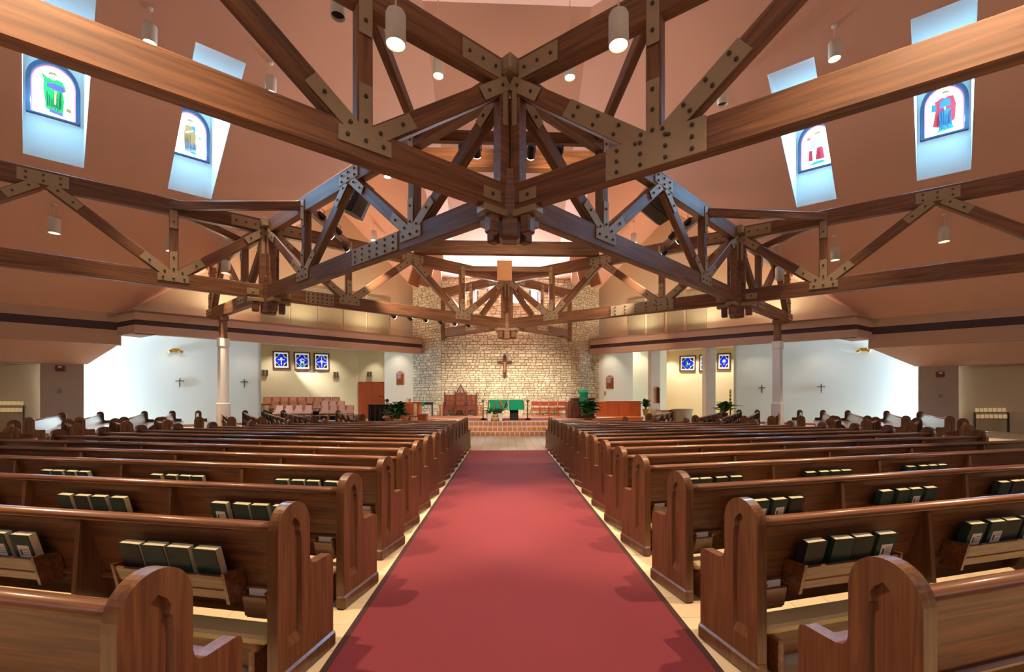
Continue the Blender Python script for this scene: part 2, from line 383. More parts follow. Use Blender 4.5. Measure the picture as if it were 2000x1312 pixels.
# choir recess (left)
cw = Wp + Nv * 3.4
def on_choir(x, y): return onpl(x, y, (cw.x, cw.y, 0), up(Nv))
c0, c1 = on_choir(480, 750), on_choir(700, 750)
vwall('wall_choir', c0, c1, 0, 5.0, 'wall_cream', .2, 'cream wall behind the choir seats')
wc = onpl(510, 750, (Wp.x, Wp.y, 0), up(Nv))
vwall('wall_choir_return', wc, (wc.x + Nv.x * 3.5, wc.y + Nv.y * 3.5), 0, 5.0, 'wall_cream', .15)
dY = c1.y
d1 = onY(757, 750, dY)
vwall('wall_doorway', c1, (d1.x + .3, dY), 0, 5.0, 'wall_cream', .2, 'cream wall around the double door')
hY = 27.2
h0, h1 = onY(757, 750, hY), onY(807, 750, hY)
vwall('wall_hymnboard_left', (h0.x, hY), (h1.x + .3, hY), 0, 5.0, 'wall_ivory', .2, 'white wall with the hymn board left of the stone wall')
vwall('wall_pier_left', (h0.x, dY), (h0.x, hY + .012), 0, 5.0, 'wall_ivory', .2, None, -1)
# baptistery recess (right)
UR, NR = UL_[1], NL_[1]; WpR = Vector((16.4, 24.0)); cwR = WpR + NR * 3.4
def on_bap(x, y): return onpl(x, y, (cwR.x, cwR.y, 0), up(NR))
b0, b1 = on_bap(1455, 750), on_bap(1290, 750)
vwall('wall_font', b1, b0, 0, 5.0, 'wall_cream', .2, 'cream wall of the font recess')
g0, g1 = onY(1167, 750, hY), onY(1236, 750, hY)
vwall('wall_hymnboard_right', (g0.x - .3, hY), (g1.x, hY), 0, 5.0, 'wall_ivory', .2, 'white wall with the hymn board right of the stone wall')
fs = onY(1302, 750, 28.2); vwall('wall_font_side', (g1.x - .3, 28.2), (fs.x, 28.2), 0, 5.0, 'wall_cream', .2)
vwall('wall_font_inner', (fs.x, 28.2), (b1.x, b1.y), 0, 5.0, 'wall_cream', .2)
vwall('wall_pier_right', (g1.x, hY + .012), (g1.x, 28.2), 0, 5.0, 'wall_ivory', .2)
wd = onpl(1433, 750, (WpR.x, WpR.y, 0), up(NR))
vwall('wall_font_return', wd, (wd.x + NR.x * 3.5, wd.y + NR.y * 3.5), 0, 5.0, 'wall_cream', .15, None, -1)
# baseboards
for nm, a, b, bk in (('left', Wp - Uv * 6, wc, 1), ('right', WpR - UR * 6, wd, -1)):
    a, b = Vector(a[:2]), Vector(b[:2]); n2 = Vector((Nv.x * (1 if bk == 1 else -1), Nv.y))
    vwall('baseboard_' + nm, a - n2 * .03, b - n2 * .03, 0, .12, 'wood_red', .03, None, bk)

# ------------------------------------------------------------------ stone wall behind the altar
SY, SX, WX, WY = 25.6, 3.85, 5.85, 27.2
def stone_mesh(seed):
    rd = random.Random(seed); bm = bmesh.new(); vs = box(bm, -.5, .5, -.5, .5, -.5, .5)
    for v in vs:
        if v.co.y < 0: v.co.x *= rd.uniform(.78, .93); v.co.z *= rd.uniform(.66, .9)
        v.co.x += rd.uniform(-.03, .03); v.co.z += rd.uniform(-.04, .04)
    bmesh.ops.bevel(bm, geom=[e for e in bm.edges if all(v.co.y < 0 for v in e.verts)], offset=.09, segments=1, affect='EDGES')
    return bm
STV = [mesh('stone', stone_mesh(i), 'stone') for i in range(10)]
APWIN = [(onY(x, 560, SY).x, .18) for x in (925, 961, 1008, 1043)]
def stone_wall(name, label, a, b, z0, z1, keep=300, wins=()):
    a, b = Vector(a), Vector(b); Ln = (b - a).length
    root = vwall(name, a, b, 0, z1 - .02, 'mortar', .3, label)
    M0 = frame((a.x, a.y, 0), (b.x, b.y, 0))[0]
    rd = random.Random(name); z = z0; spec = []
    while z < z1 - .05:
        h = min(rd.choice((.09, .12, .14, .16, .2)), z1 - z); x = 0
        while x < Ln - .02:
            wd_ = min(rd.uniform(.13, .46), Ln - x)
            if Ln - x - wd_ < .1: wd_ = Ln - x
            cx = a.x + (b - a).normalized().x * (x + wd_ / 2)
            bad = any(abs(cx - wx) < ww + .04 + wd_ / 2 and z + h > 7.1 and z < 8.22 for wx, ww in wins)
            if not bad:
                if h > .15 and rd.random() < .35 and wd_ > .26:
                    spec += [(x, wd_ * .5, z, h), (x + wd_ * .5, wd_ * .5, z, h * .5), (x + wd_ * .5, wd_ * .5, z + h * .5, h * .5)]
                else: spec.append((x, wd_, z, h))
            else:
                for wx, ww in wins: pass
                if rd.random() < 2 and wd_ > .3:
                    for k in range(3):
                        cc = cx + (k - 1) * wd_ / 3
                        if not any(abs(cc - wx) < ww + .03 + wd_ / 6 for wx, ww in wins): spec.append((x + k * wd_ / 3, wd_ / 3, z, h))
            x += wd_
        z += h
    order = sorted(range(len(spec)), key=lambda i: -spec[i][1] * spec[i][3] * (1 if spec[i][2] < 4.6 else .3))
    rest = bmesh.new()
    for rank, i in enumerate(order):
        x, wd_, z, h = spec[i]; dep = .10
        M = M0 @ T(x + wd_ / 2, -rd.uniform(.0, .03), z + h / 2 + rd.uniform(-.008, .008)) @ RY(rd.uniform(-.035, .035)) @ Matrix.Diagonal((wd_, dep, h, 1))
        if rank < keep:
            o = bpy.data.objects.new('stone', STV[i % 10]); COL.objects.link(o); o.parent = root; o.matrix_basis = M
        else:
            t = STV[i % 10]; vs = [rest.verts.new(M @ v.co) for v in t.vertices]
            for p in t.polygons: rest.faces.new([vs[k] for k in p.vertices])
    if len(order) > keep:
        o = ob('stone_field', rest, 'stone', root); o['kind'] = 'stuff'
    else: rest.free()
    return root
ZW = 8.45
stone_wall('wall_stone', 'rough coursed stone wall behind the altar', (-SX, SY), (SX, SY), .45, ZW + .35, 300, APWIN)
stone_wall('wall_stone_left', 'angled stone wing on the left of the altar wall', (-WX, WY), (-SX, SY), .0, 8.6)
stone_wall('wall_stone_right', 'angled stone wing on the right of the altar wall', (SX, SY), (WX, WY), .0, 8.6)
for i, (x, hw) in enumerate(APWIN):
    wroot = struct(empty('window_%d' % (i + 1), (x, SY - .05, 7.2)), 'tall narrow clear window high in the stone wall, number %s from the left' % ('one', 'two', 'three', 'four')[i])
    ob('pane', cbox(x - hw, x + hw, SY - .06, SY - .04, 7.2, 8.15, 0), 'glass_glow', wroot)
    bm = bmesh.new()
    for a in ((x - hw - .05, x - hw, 7.15, 8.2), (x + hw, x + hw + .05, 7.15, 8.2), (x - hw, x + hw, 8.15, 8.2)): box(bm, a[0], a[1], SY - .1, SY - .02, a[2], a[3])
    ob('frame', bm, 'blue_frame', wroot)
    ob('sill', cbox(x - hw - .12, x + hw + .12, SY - .14, SY - .02, 6.95, 7.14, .01), 'font_stone', wroot)

# ------------------------------------------------------------------ altar platform and steps in quarry tile
def plat(k):    # k = 0 top level .. 2 lowest
    o = (0, .9, 1.25)[k]; e = (0, .35, .6)[k]
    f = 18.5 - o
    return [(-2.05 - e, f), (2.05 + e, f), (2.4 + e, 20.4 - o * .5), (5.75 + e, 22.6 - o * .6), (6.0 + e, 28), (-6.0 - e, 28), (-5.6 - e, 23.4 - o * .6), (-2.4 - e, 20.4 - o * .5)]
PLZ = (.5, .333, .167)
PLAT = struct(empty('floor_platform', (0, 18, 0)), 'tiled altar platform with three steps')
for k in range(3):
    bm = bmesh.new(); prism(bm, plat(k), 0, PLZ[k] - .004); bmesh.ops.recalc_face_normals(bm, faces=bm.faces[:])
    ob('step_core', bm, 'grout', PLAT)
bmT = bmesh.new(); bmU = bmesh.new(); t = .2
for k in range(3):
    P = plat(k); z0 = PLZ[k] - .167; z1 = PLZ[k]
    for i in (7, 0, 1, 2, 6):
        a, b = Vector(P[i]), Vector(P[(i + 1) % 8]); L = (b - a).length; d = (b - a) / L; nn = Vector((d.y, -d.x)); n_ = max(1, round(L / t))
        for q in range(n_):
            p0, p1 = a + d * (L / n_ * q + .011), a + d * (L / n_ * (q + 1) - .011)
            prism(bmT, [p0 + nn * .008, p1 + nn * .008, p1, p0], z0 + .011, z1 - .012)
    # treads
    xs = 2.05 + (0, .35, .6)[k]; f = 18.5 - (0, .9, 1.25)[k]; depth = (2.2, .9, .35)[k]
    nx, ny = round(2 * xs / t), max(1, round(depth / .3))
    for ix in range(nx):
        for iy in range(ny):
            x0 = -xs + 2 * xs / nx * ix; y0 = f + depth / ny * iy
            box(bmU, x0 + .011, x0 + 2 * xs / nx - .011, y0 + .011, y0 + depth / ny - .011, z1 - .004, z1 + .004)
o = ob('riser_tiles', bmT, 'quarry_tile', PLAT); o['kind'] = 'stuff'
o = ob('tread_tiles', bmU, 'tread_tile', PLAT); o['kind'] = 'stuff'
bm = bmesh.new()
for ix in range(-28, 28):
    for iy in range(24):
        x0, y0 = ix * .2, 20.75 + iy * .2
        if abs(x0 + .1) < 2.3 + (y0 - 20.6) * 1.25 and abs(x0) < 5.5: box(bm, x0 + .01, x0 + .19, y0 + .01, y0 + .19, .494, .503)
o = ob('platform_tiles', bm, 'quarry_tile', PLAT); o['kind'] = 'stuff'
# grey plank tiles between the carpet and the steps
bmg = bmesh.new(); box(bmg, -6, 6, 12.35, 17.3, -.011, -.002); GR = struct(ob('floor_tiled_strip', bmg, 'grout_dark'), 'grey plank tiles before the altar steps')
pm = mesh('plank', cbox(-.132, .132, -.6, .6, 0, .012, .003), 'plank_tile')
for iy in range(4):
    for ix in range(-12, 12):
        o = bpy.data.objects.new('plank', pm); COL.objects.link(o); o.parent = GR; o.location = (ix * .27 + .135, 12.98 + iy * 1.21, -.004)
# floor tiles beside the carpet
tm = mesh('floor_tile', cbox(-.1485, .1485, -.1485, .1485, 0, .011, .002), 'floor_tile'); restb = bmesh.new(); cnt = 0
cells = [(sd, ix, iy) for ix in range(0, 26) for iy in range(0, 44) for sd in (-1, 1)]
cells.sort(key=lambda c: (c[2] * .3 + 1.5) * (1 + c[1] * .55))
for sd, ix, iy in cells:
    x, y = sd * (1.10 + .15 + ix * .3), -1.0 + .15 + iy * .3
    if y < 1.2 and ix < 3: pass
    if y > 1.0 and cnt < 300:
        o = bpy.data.objects.new('floor_tile', tm); COL.objects.link(o); o.parent = FLOOR; o.location = (x, y, -.01); cnt += 1
    else:
        box(restb, x - .1485, x + .1485, y - .1485, y + .1485, -.01, .001)
o = ob('floor_tile_field', restb, 'floor_tile', FLOOR); o['kind'] = 'stuff'
# the carpet runner
run = thing('carpet_runner', 'long red carpet runner with dark edging down the centre aisle', 'carpet', (0, 6, 0))
bm = bmesh.new(); box(bm, -1.06, 1.06, -3, 12.36, .0, .014); ob('pile', bm, 'carpet', run)
for x in (-1.1, 1.06):
    bm = bmesh.new(); box(bm, x, x + .04, -3, 12.36, 0, .016); ob('binding', bm, 'carpet_edge', run)

# ------------------------------------------------------------------ timber trusses
ZB0, ZB1, ZT0, ZT1, TW = 5.1, 5.6, 7.45, 7.95, .24
BOLT = None
def bolt_mesh():
    bm = bmesh.new(); lathe(bm, [(.032, 0), (.032, .022), (.018, .03)], 6, RX(R(90))); return mesh('bolt', bm, 'bolt')
BOLT = bolt_mesh()
def beam(name, a, b, w_, h, parent, m='beam', up=(0, 0, 1), bev=.014):
    M, L = frame(a, b, up)
    return ob(name, cbox(0, L, -w_ / 2, w_ / 2, -h / 2, h / 2, bev), m, parent, M)
def plate(parent, a, b, h, face, bolts, w_=TW, up=(0, 0, 1), rows=1):
    """steel strip on the face of a member from a to b; face = +1/-1 side"""
    M, L = frame(a, b, up)
    M = M @ T(0, face * (w_ / 2 + .009), 0)
    o = ob('gusset_plate', cbox(0, L, -.009, .009, -h / 2, h / 2, .004), 'steel_plate', parent, M)
    for i in range(bolts):
        for r in range(rows):
            x = L * (i + .5) / bolts; z = 0 if rows == 1 else -h / 2 + h * (r + .5) / rows
            bo = bpy.data.objects.new('bolt', BOLT); COL.objects.link(bo); bo.parent = o
            bo.matrix_basis = T(x, face * .009, z) @ (Matrix.Identity(4) if face < 0 else RZ(math.pi))
    return o
QB = 2.85
def truss(label, p, q, t0=0., t1=None, nodes=(), tops=(), splice=None, big=False, group=None, face_cam=True):
    """parallel-chord truss from node p to q (plan); nodes = distances of lower joints, tops = of upper joints"""
    p, q = Vector(p), Vector(q); d = (q - p); L = d.length; d /= L
    t1 = t1 or L
    P = lambda t, z: Vector((p.x + d.x * t, p.y + d.y * t, z))
    mid = P((t0 + t1) / 2, 0)
    root = thing('timber_truss', label, 'roof truss', (mid.x, mid.y, ZB0), 0, group)
    zb, zt = (ZB0 + ZB1) / 2, (ZT0 + ZT1) / 2
    beam('bottom_chord', P(t0, zb), P(t1, zb), TW, ZB1 - ZB0, root)
    beam('top_chord', P(t0, zt), P(t1, zt), TW, ZT1 - ZT0, root)
    nrm = Vector((-d.y, d.x)); tocam = Vector((CX, 0)) - (p + d * L / 2)
    # local +y of frame() is up x dir = (-d.y, d.x)
    face = 1 if nrm.dot(tocam) > 0 else -1
    for t in nodes:
        d3 = (d.x, d.y, 0)
        beam('post', P(t, ZB1), P(t, ZT0), .22, .24, root, 'beam', d3)
        for tt in tops:
            if abs(tt - t) < 4:
                a, b = P(t, ZB1 - .05), P(tt, ZT0 + .05); sg = 1 if tt > t else -1
                a = P(t + sg * .14, ZB1 - .08); b = P(tt - sg * .14, ZT0 + .08)
                beam('diagonal_brace', a, b, .2, .3, root)
                dd = (b - a).normalized()
                f = face * sg
                plate(root, a - dd * .12, a + dd * ((1.75 if sg < 0 else 1.45) if big else .8), .3 if big else .24, f, 4 if big else 2, TW + .0, rows=2 if big else 1)
                plate(root, b - dd * .75, b + dd * .02, .24, f, 2, TW + .0)
        f = face
        plate(root, P(t, ZB1 - .1), P(t, ZB1 + (.85 if big else .65)), .2, -f, 3 if big else 2, TW + .006, d3)
        plate(root, P(t, ZT0 - .45), P(t, ZT1 - .12), .2, -f, 2, TW + .006, d3)
        wdt = .4 if not big else .78
        h = .24 if not big else .52
        plate(root, P(t - wdt, zb + (.04 if not big else 0)), P(t + wdt, zb + (.04 if not big else 0)), h, f, 3 if not big else 4, TW + .012, rows=1 if not big else 3)
    for tt in tops:
        if t0 + .3 < tt < t1 - .3: plate(root, P(tt - .5, zt), P(tt + .5, zt), .34, face, 3, TW + .012, rows=2)
    plate(root, P(t0 + .1, zt), P(t0 + .95, zt), .36, face, 3, TW + .003); plate(root, P(t0 + .12, zb - .05), P(t0 + .5, zb - .05), .22, face, 1, TW + .003)
    if splice:
        plate(root, P(splice[0], zb), P(splice[1], zb), .44, face, 6, TW + .004, rows=3)
    return root
N1 = Vector((0, 8.41)); NL1 = Vector((-8.7, 16.03)); NR1 = Vector((8.7, 16.03)); N2 = Vector((0, 22.3))
un = lambda v: v.normalized()
dNL, dNR = un(Vector((-5.25, -3.95))), un(Vector((5.25, -3.95)))
e0 = .2
for sd, nm in ((-1, 'left'), (1, 'right')):
    S = Vector((sd, 1)); m2 = lambda v: Vector((v.x * -sd, v.y))
    dn = m2(dNL); LN = m2(NL1)
    truss('thick timber truss crossing the upper %s from the near centre joint' % nm, N1, N1 + dn * 25, e0, 25, (QB, QB * 3, QB * 5), (0, QB * 2, QB * 4, QB * 6), None, sd == 1)
    truss('timber truss with blue-grey sheen from the near centre joint back to the %s joint' % nm, N1, LN, e0, 11.37, (QB * 1.05, 8.6), (0, 5.8, 11.57), (3.5, 5.6) if sd == -1 else None)
    dl = un(Vector((sd * 5.3, -3.93)))
    truss('dark timber truss running from the %s joint to the near %s side wall' % (nm, nm), LN, LN + dl * 20, e0, 20, (2.7, 8.4, 14.1), (0, 5.55, 11.3, 17))
    truss('timber truss from the %s joint to the centre joint above the altar' % nm, LN, N2, e0, 10.55, (2.8, 8.05), (0, 5.5, 10.72), (1.2, 2.2) if sd == -1 else (2.3, 5.0))
    dcol = un(Vector((sd * 3.6, 3.17)))
    truss('short timber truss from the %s joint out over the %s column' % (nm, nm), LN, LN + dcol * 6.9, e0, 6.9, (2.4, 6.4), (0, 4.9))
    de = Vector((sd * 3.72, SY - .12))
    truss('short timber truss from the altar joint to the stone wall on the %s' % nm, N2, de, e0, (de - N2).length, (2.5,), (0, 4.7))
    pl_ = tag(ob('wall_post', cbox(de.x - .11, de.x + .11, de.y - .25, de.y - .03, 4.9, 7.95, .01), 'beam'), 'dark timber wall post on the stone wall, %s side' % nm, 'post')
    # posts of brick-clad columns
    c = Vector((sd * 12.35, 19.2))
    col = thing('column', 'tapered white column with a timber top on the %s side' % nm, 'column', (c.x, c.y, 0), 0, None)
    Mc = T(c.x, c.y, 0) @ RZ(math.atan2(sd * .617, .787) + (0 if sd > 0 else 0))
    ob('plinth', cbox(-.21, .21, -.21, .21, 0, 1.3, .02), 'wall_white', col, Mc)
    ob('shaft', cbox(-.165, .165, -.165, .165, 1.3, 4.05, .012), 'wall_white', col, Mc)
    ob('collar', cbox(-.19, .19, -.19, .19, 3.75, 4.1, .012), 'wall_white', col, Mc)
    ob('timber_post', cbox(-.125, .125, -.125, .125, 4.1, 4.98, .012), 'beam', col, Mc @ RY(R(0)))
    ob('timber_cap', cbox(-.17, .17, -.17, .17, 4.88, 5.09, .02), 'beam', col, Mc)
# joints where four trusses meet
def joint(c, label, dirs, drop=True):
    root = thing('truss_joint', label, 'roof joint', (c.x, c.y, 4.5))
    for d in dirs:
        p = c + d * .2
        M = frame((p.x, p.y, ZB1), (p.x + d.x, p.y + d.y, ZB1))[0]
        ob('end_post', cbox(-.11, .11, -.12, .12, -.02, ZT0 - ZB1 + .02, .012), 'beam', root, M)
        ob('hanger_plate', cbox(-.05, .05, -.134, .134, ZT0 - ZB1 - .75, ZT0 - ZB1 + .02, .006), 'steel_plate', root, M)
        p = c + d * .42; M = frame((p.x, p.y, 0), (p.x + d.x, p.y + d.y, 0))[0]
        ob('drop_block', cbox(-.11, .11, -.11, .11, 4.62, 4.98, .03), 'beam', root, M)
        ob('saddle', cbox(-.26, .26, -.14, .14, 4.97, 5.1, .01), 'steel_plate', root, M)
    M = T(c.x, c.y, 0)
    ob('centre_post', cbox(-.2, .2, -.2, .2, 4.55, 5.95, .06), 'beam', root, M)
    ob('top_plate', cbox(-.3, .3, -.3, .3, ZT1 - .3, ZT1 + .03, .04), 'steel_plate', root, M @ RZ(R(45)))
vL, vR = un(NL1 - N1), un(NR1 - N1); wL, wR = un(N2 - NL1), un(N2 - NR1)
joint(N1, 'large timber and steel joint at the centre of the view where four trusses cross', (dNL, dNR, vL, vR))
joint(NL1, 'dark timber joint with hanging blocks where trusses cross on the left', (un(Vector((-5.3, -3.93))), -vL, wL, un(Vector((-3.6, 3.17)))))
joint(NR1, 'dark timber joint with hanging blocks where trusses cross on the right', (un(Vector((5.3, -3.93))), -vR, wR, un(Vector((3.6, 3.17)))))
joint(N2, 'timber joint with hanging blocks above the altar', (-wL, -wR, un(Vector((3.7, 3.1))), un(Vector((-3.7, 3.1)))))
# struts tying the upper chords around each joint, and the two big cross beams
def strut(label, a, b, z=7.72, w_=.16, h=.26, name='cross_strut'):
    a, b = Vector(a), Vector(b); d = un(b - a) * .12
    t_ = tag(beam(name, (a.x + d.x, a.y + d.y, z), (b.x - d.x, b.y - d.y, z), w_, h, None), label, 'beam')
    return t_
q = QB
strut('dark timber strut tying the upper chords behind the near centre joint', N1 + vL * q, N1 + vR * q)
strut('timber strut running front to back left of the near centre joint', N1 + dNL * q, N1 + vL * q)
strut('timber strut running front to back right of the near centre joint', N1 + dNR * q, N1 + vR * q)
for sd, nm, c, v, ww in ((-1, 'left', NL1, -vL, wL), (1, 'right', NR1, -vR, wR)):
    dl = un(Vector((sd * 5.3, -3.93))); dc = un(Vector((sd * 3.6, 3.17)))
    strut('dark level timber strut in front of the %s joint' % nm, c + dl * q, c + v * q)
    strut('timber strut carrying stage lights inside the %s joint' % nm, c + v * q, c + ww * q)
    strut('timber strut on the wall side of the %s joint' % nm, c + dl * q, c + dc * 2.4)
strut('timber strut in front of the altar joint', N2 - wL * 2.67, N2 - wR * 2.67)
a, b = N1 + vL * 5.8, N1 + vR * 5.8
strut('big honey-coloured cross beam behind the near centre joint', a, b, 8.25, .3, .52, 'cross_beam')
a, b = NL1 + wL * 5.5, NR1 + wR * 5.5
strut('big brown cross beam in front of the altar with a speaker hung below', a, b, 8.2, .3, .58, 'cross_beam')

# ------------------------------------------------------------------ pews
PD = .45                                   # depth of an end panel
def end_profile():
    p = [(0, .02), (0, .80)]
    for k in range(1, 20):
        a = math.pi - math.pi * k / 20; p.append((.12 + .12 * math.cos(a), .80 + .15 * math.sin(a) ** .85))
    p += [(.24, .80), (.24, .625), (.246, .597), (.262, .578), (.29, .57), (PD - .03, .57), (PD - .008, .56), (PD, .54), (PD, .02)]
    return p
def arch_hole():
    p = [(.068, .2), (.068, .73)]
    for a, b in ((.072, .775), (.084, .790), (.077, .815), (.090, .842), (.12, .868), (.15, .842), (.163, .815), (.156, .790), (.168, .775)): p.append((a, b))
    return p + [(.172, .73), (.172, .2)]
def end_mesh(sgn):
    """end panel; outer (carved) face looks along +x*sgn, inner face at x=0"""
    bm = bmesh.new(); pr, ho = end_profile(), arch_hole(); t0, t1 = .042, .062
    M = Matrix(((0, 0, 1, 0), (1, 0, 0, 0), (0, 1, 0, 0), (0, 0, 0, 1)))    # (y,z,x)
    prism(bm, pr, 0, t0, M)
    o = [bm.verts.new((t1, y, z)) for y, z in pr]; o0 = [bm.verts.new((t0, y, z)) for y, z in pr]
    h = [bm.verts.new((t1, y, z)) for y, z in ho]
    h0 = [bm.verts.new((t0, y + (.12 - y) * .22, z if z > .3 else z + .05)) for y, z in ho]
    ed = []
    for lp in (o, h):
        for i in range(len(lp)): ed.append(bm.edges.new((lp[i], lp[(i + 1) % len(lp)])))
    bmesh.ops.triangle_fill(bm, use_beauty=True, use_dissolve=True, edges=ed)
    for lp, l0 in ((o, o0), (h, h0)):
        n = len(lp)
        for i in range(n): bm.faces.new((lp[i], lp[(i + 1) % n], l0[(i + 1) % n], l0[i]))
    for v in bm.verts: v.co.x *= sgn
    bmesh.ops.recalc_face_normals(bm, faces=bm.faces[:])
    return mesh('end_panel', bm, 'pew_end')
END = {s: end_mesh(s) for s in (-1, 1)}
ENDB = {s: mesh('base_moulding', cbox(min(0, s * .075), max(0, s * .075), -.015, PD + .015, 0, .095, .012), 'pew_end') for s in (-1, 1)}
def yb(z): return .20 - (z - .40) * .29
_pc = {}
def pmesh(key, fn):
    if key not in _pc: _pc[key] = fn()
    return _pc[key]
def m_back(L, m_='pew_back'):
    bm = bmesh.new(); pts = [(yb(.27), .27), (yb(.82), .82), (yb(.82) + .028, .82), (yb(.27) + .028, .27)]
    prism(bm, pts, 0, L, Matrix(((0, 0, 1, 0), (1, 0, 0, 0), (0, 1, 0, 0), (0, 0, 0, 1)))); bmesh.ops.recalc_face_normals(bm, faces=bm.faces[:]); return mesh('backrest', bm, m_)
def m_rail(L):
    bm = bmesh.new(); n = 10; pts = [(.088 + .042 * math.cos(a), .822 + .026 * math.sin(a)) for a in [2 * math.pi * k / n for k in range(n)]]
    prism(bm, pts, 0, L, Matrix(((0, 0, 1, 0), (1, 0, 0, 0), (0, 1, 0, 0), (0, 0, 0, 1)))); bmesh.ops.recalc_face_normals(bm, faces=bm.faces[:]); return mesh('top_rail', bm, 'pew', True)
def m_seat(L): return mesh('seat', cbox(0, L, .16, .52, .42, .455, .012), 'pew')
def m_apron(L): return mesh('seat_apron', cbox(0, L, .42, .44, .33, .42, .004), 'pew')
def m_div():
    bm = bmesh.new(); pts = [(.02, 0), (.03, .3), (.055, .79), (.095, .80), (.22, .36), (.22, 0)]
    prism(bm, pts, -.018, .018, Matrix(((0, 0, 1, 0), (1, 0, 0, 0), (0, 1, 0, 0), (0, 0, 0, 1)))); bmesh.ops.recalc_face_normals(bm, faces=bm.faces[:]); return mesh('divider', bm, 'pew_end')
DIV = m_div()
def m_rack():
    bm = bmesh.new(); w_ = .36; Mr = Matrix(((0, 0, 1, 0), (1, 0, 0, 0), (0, 1, 0, 0), (0, 0, 0, 1)))
    prism(bm, [(.028, .56), (.068, .425), (.083, .428), (.043, .565)], -w_, w_, Mr)
    prism(bm, [(.05, .475), (.175, .475), (.175, .49), (.05, .49)], -w_, w_, Mr)
    for s in (-1, 1): prism(bm, [(.02, .58), (.06, .40), (.18, .40), (.15, .57)], s * w_ - .011, s * w_ + .011, Mr)
    bmesh.ops.recalc_face_normals(bm, faces=bm.faces[:]); return mesh('book_rack', bm, 'pew')
RACK = m_rack()
def m_card():
    bm = bmesh.new(); Mr = Matrix(((0, 0, 1, 0), (1, 0, 0, 0), (0, 1, 0, 0), (0, 0, 0, 1)))
    prism(bm, [(.10, .50), (.135, .37), (.15, .375), (.115, .505)], -.075, .075, Mr)
    for s in (-1, 1): prism(bm, [(.095, .53), (.11, .50), (.13, .38), (.19, .38), (.17, .53)], s * .075 - .008, s * .075 + .008, Mr)
    bmesh.ops.recalc_face_normals(bm, faces=bm.faces[:]); return mesh('card_holder', bm, 'pew')
CARD = m_card(); CARDP = mesh('card', cbox(-.055, .055, .128, .134, .44, .535, 0), 'paper_white')
def m_pad(L): return mesh('kneeler_pad', cbox(0, L, .05, .2, .205, .255, .014), 'kneeler_pad')
def m_kb(L): return mesh('kneeler_board', cbox(0, L, .11, .135, .04, .2, .004), 'pew')
KLEG = mesh('kneeler_leg', cbox(-.018, .018, -.0, .19, .0, .2, .008), 'pew')
COVER = {}; 
def m_cover(m_):
    bm = bmesh.new(); box(bm, -.07, .07, -.024, -.020, 0, .218); box(bm, -.07, .07, .020, .024, 0, .218); box(bm, -.072, -.068, -.024, .024, 0, .218); return mesh('cover', bm, m_)
COVER = [m_cover('book_green'), m_cover('book_green'), m_cover('book_dark')]
PAGES = mesh('pages', cbox(-.067, .067, -.0195, .0195, .004, .214, 0), 'paper')
def m_tag():
    bm = bmesh.new(); box(bm, -.035, .05, -.0255, -.0245, .07, .15)
    return mesh('bookplate', bm, 'paper_white')
TAGM = m_tag()
def m_ink():
    bm = bmesh.new()
    for z in (.126, .114, .102, .09): box(bm, -.002, .043, -.0262, -.0256, z, z + .003)
    box(bm, -.024, -.008, -.0262, -.0256, .085, .125); return mesh('print', bm, 'ink')
INKM = m_ink()
def child(name, me, parent, Mloc):
    o = bpy.data.objects.new(name, me); COL.objects.link(o); o.parent = parent; o.matrix_basis = Mloc; W[o] = W[parent] @ Mloc; return o
NBOOK = [0]
SEC = 1.4
ORD = ('first', 'second', 'third', 'fourth', 'fifth', 'sixth', 'seventh', 'eighth', 'ninth', 'tenth', 'eleventh', 'twelfth', 'thirteenth', 'fourteenth', 'fifteenth', 'sixteenth')
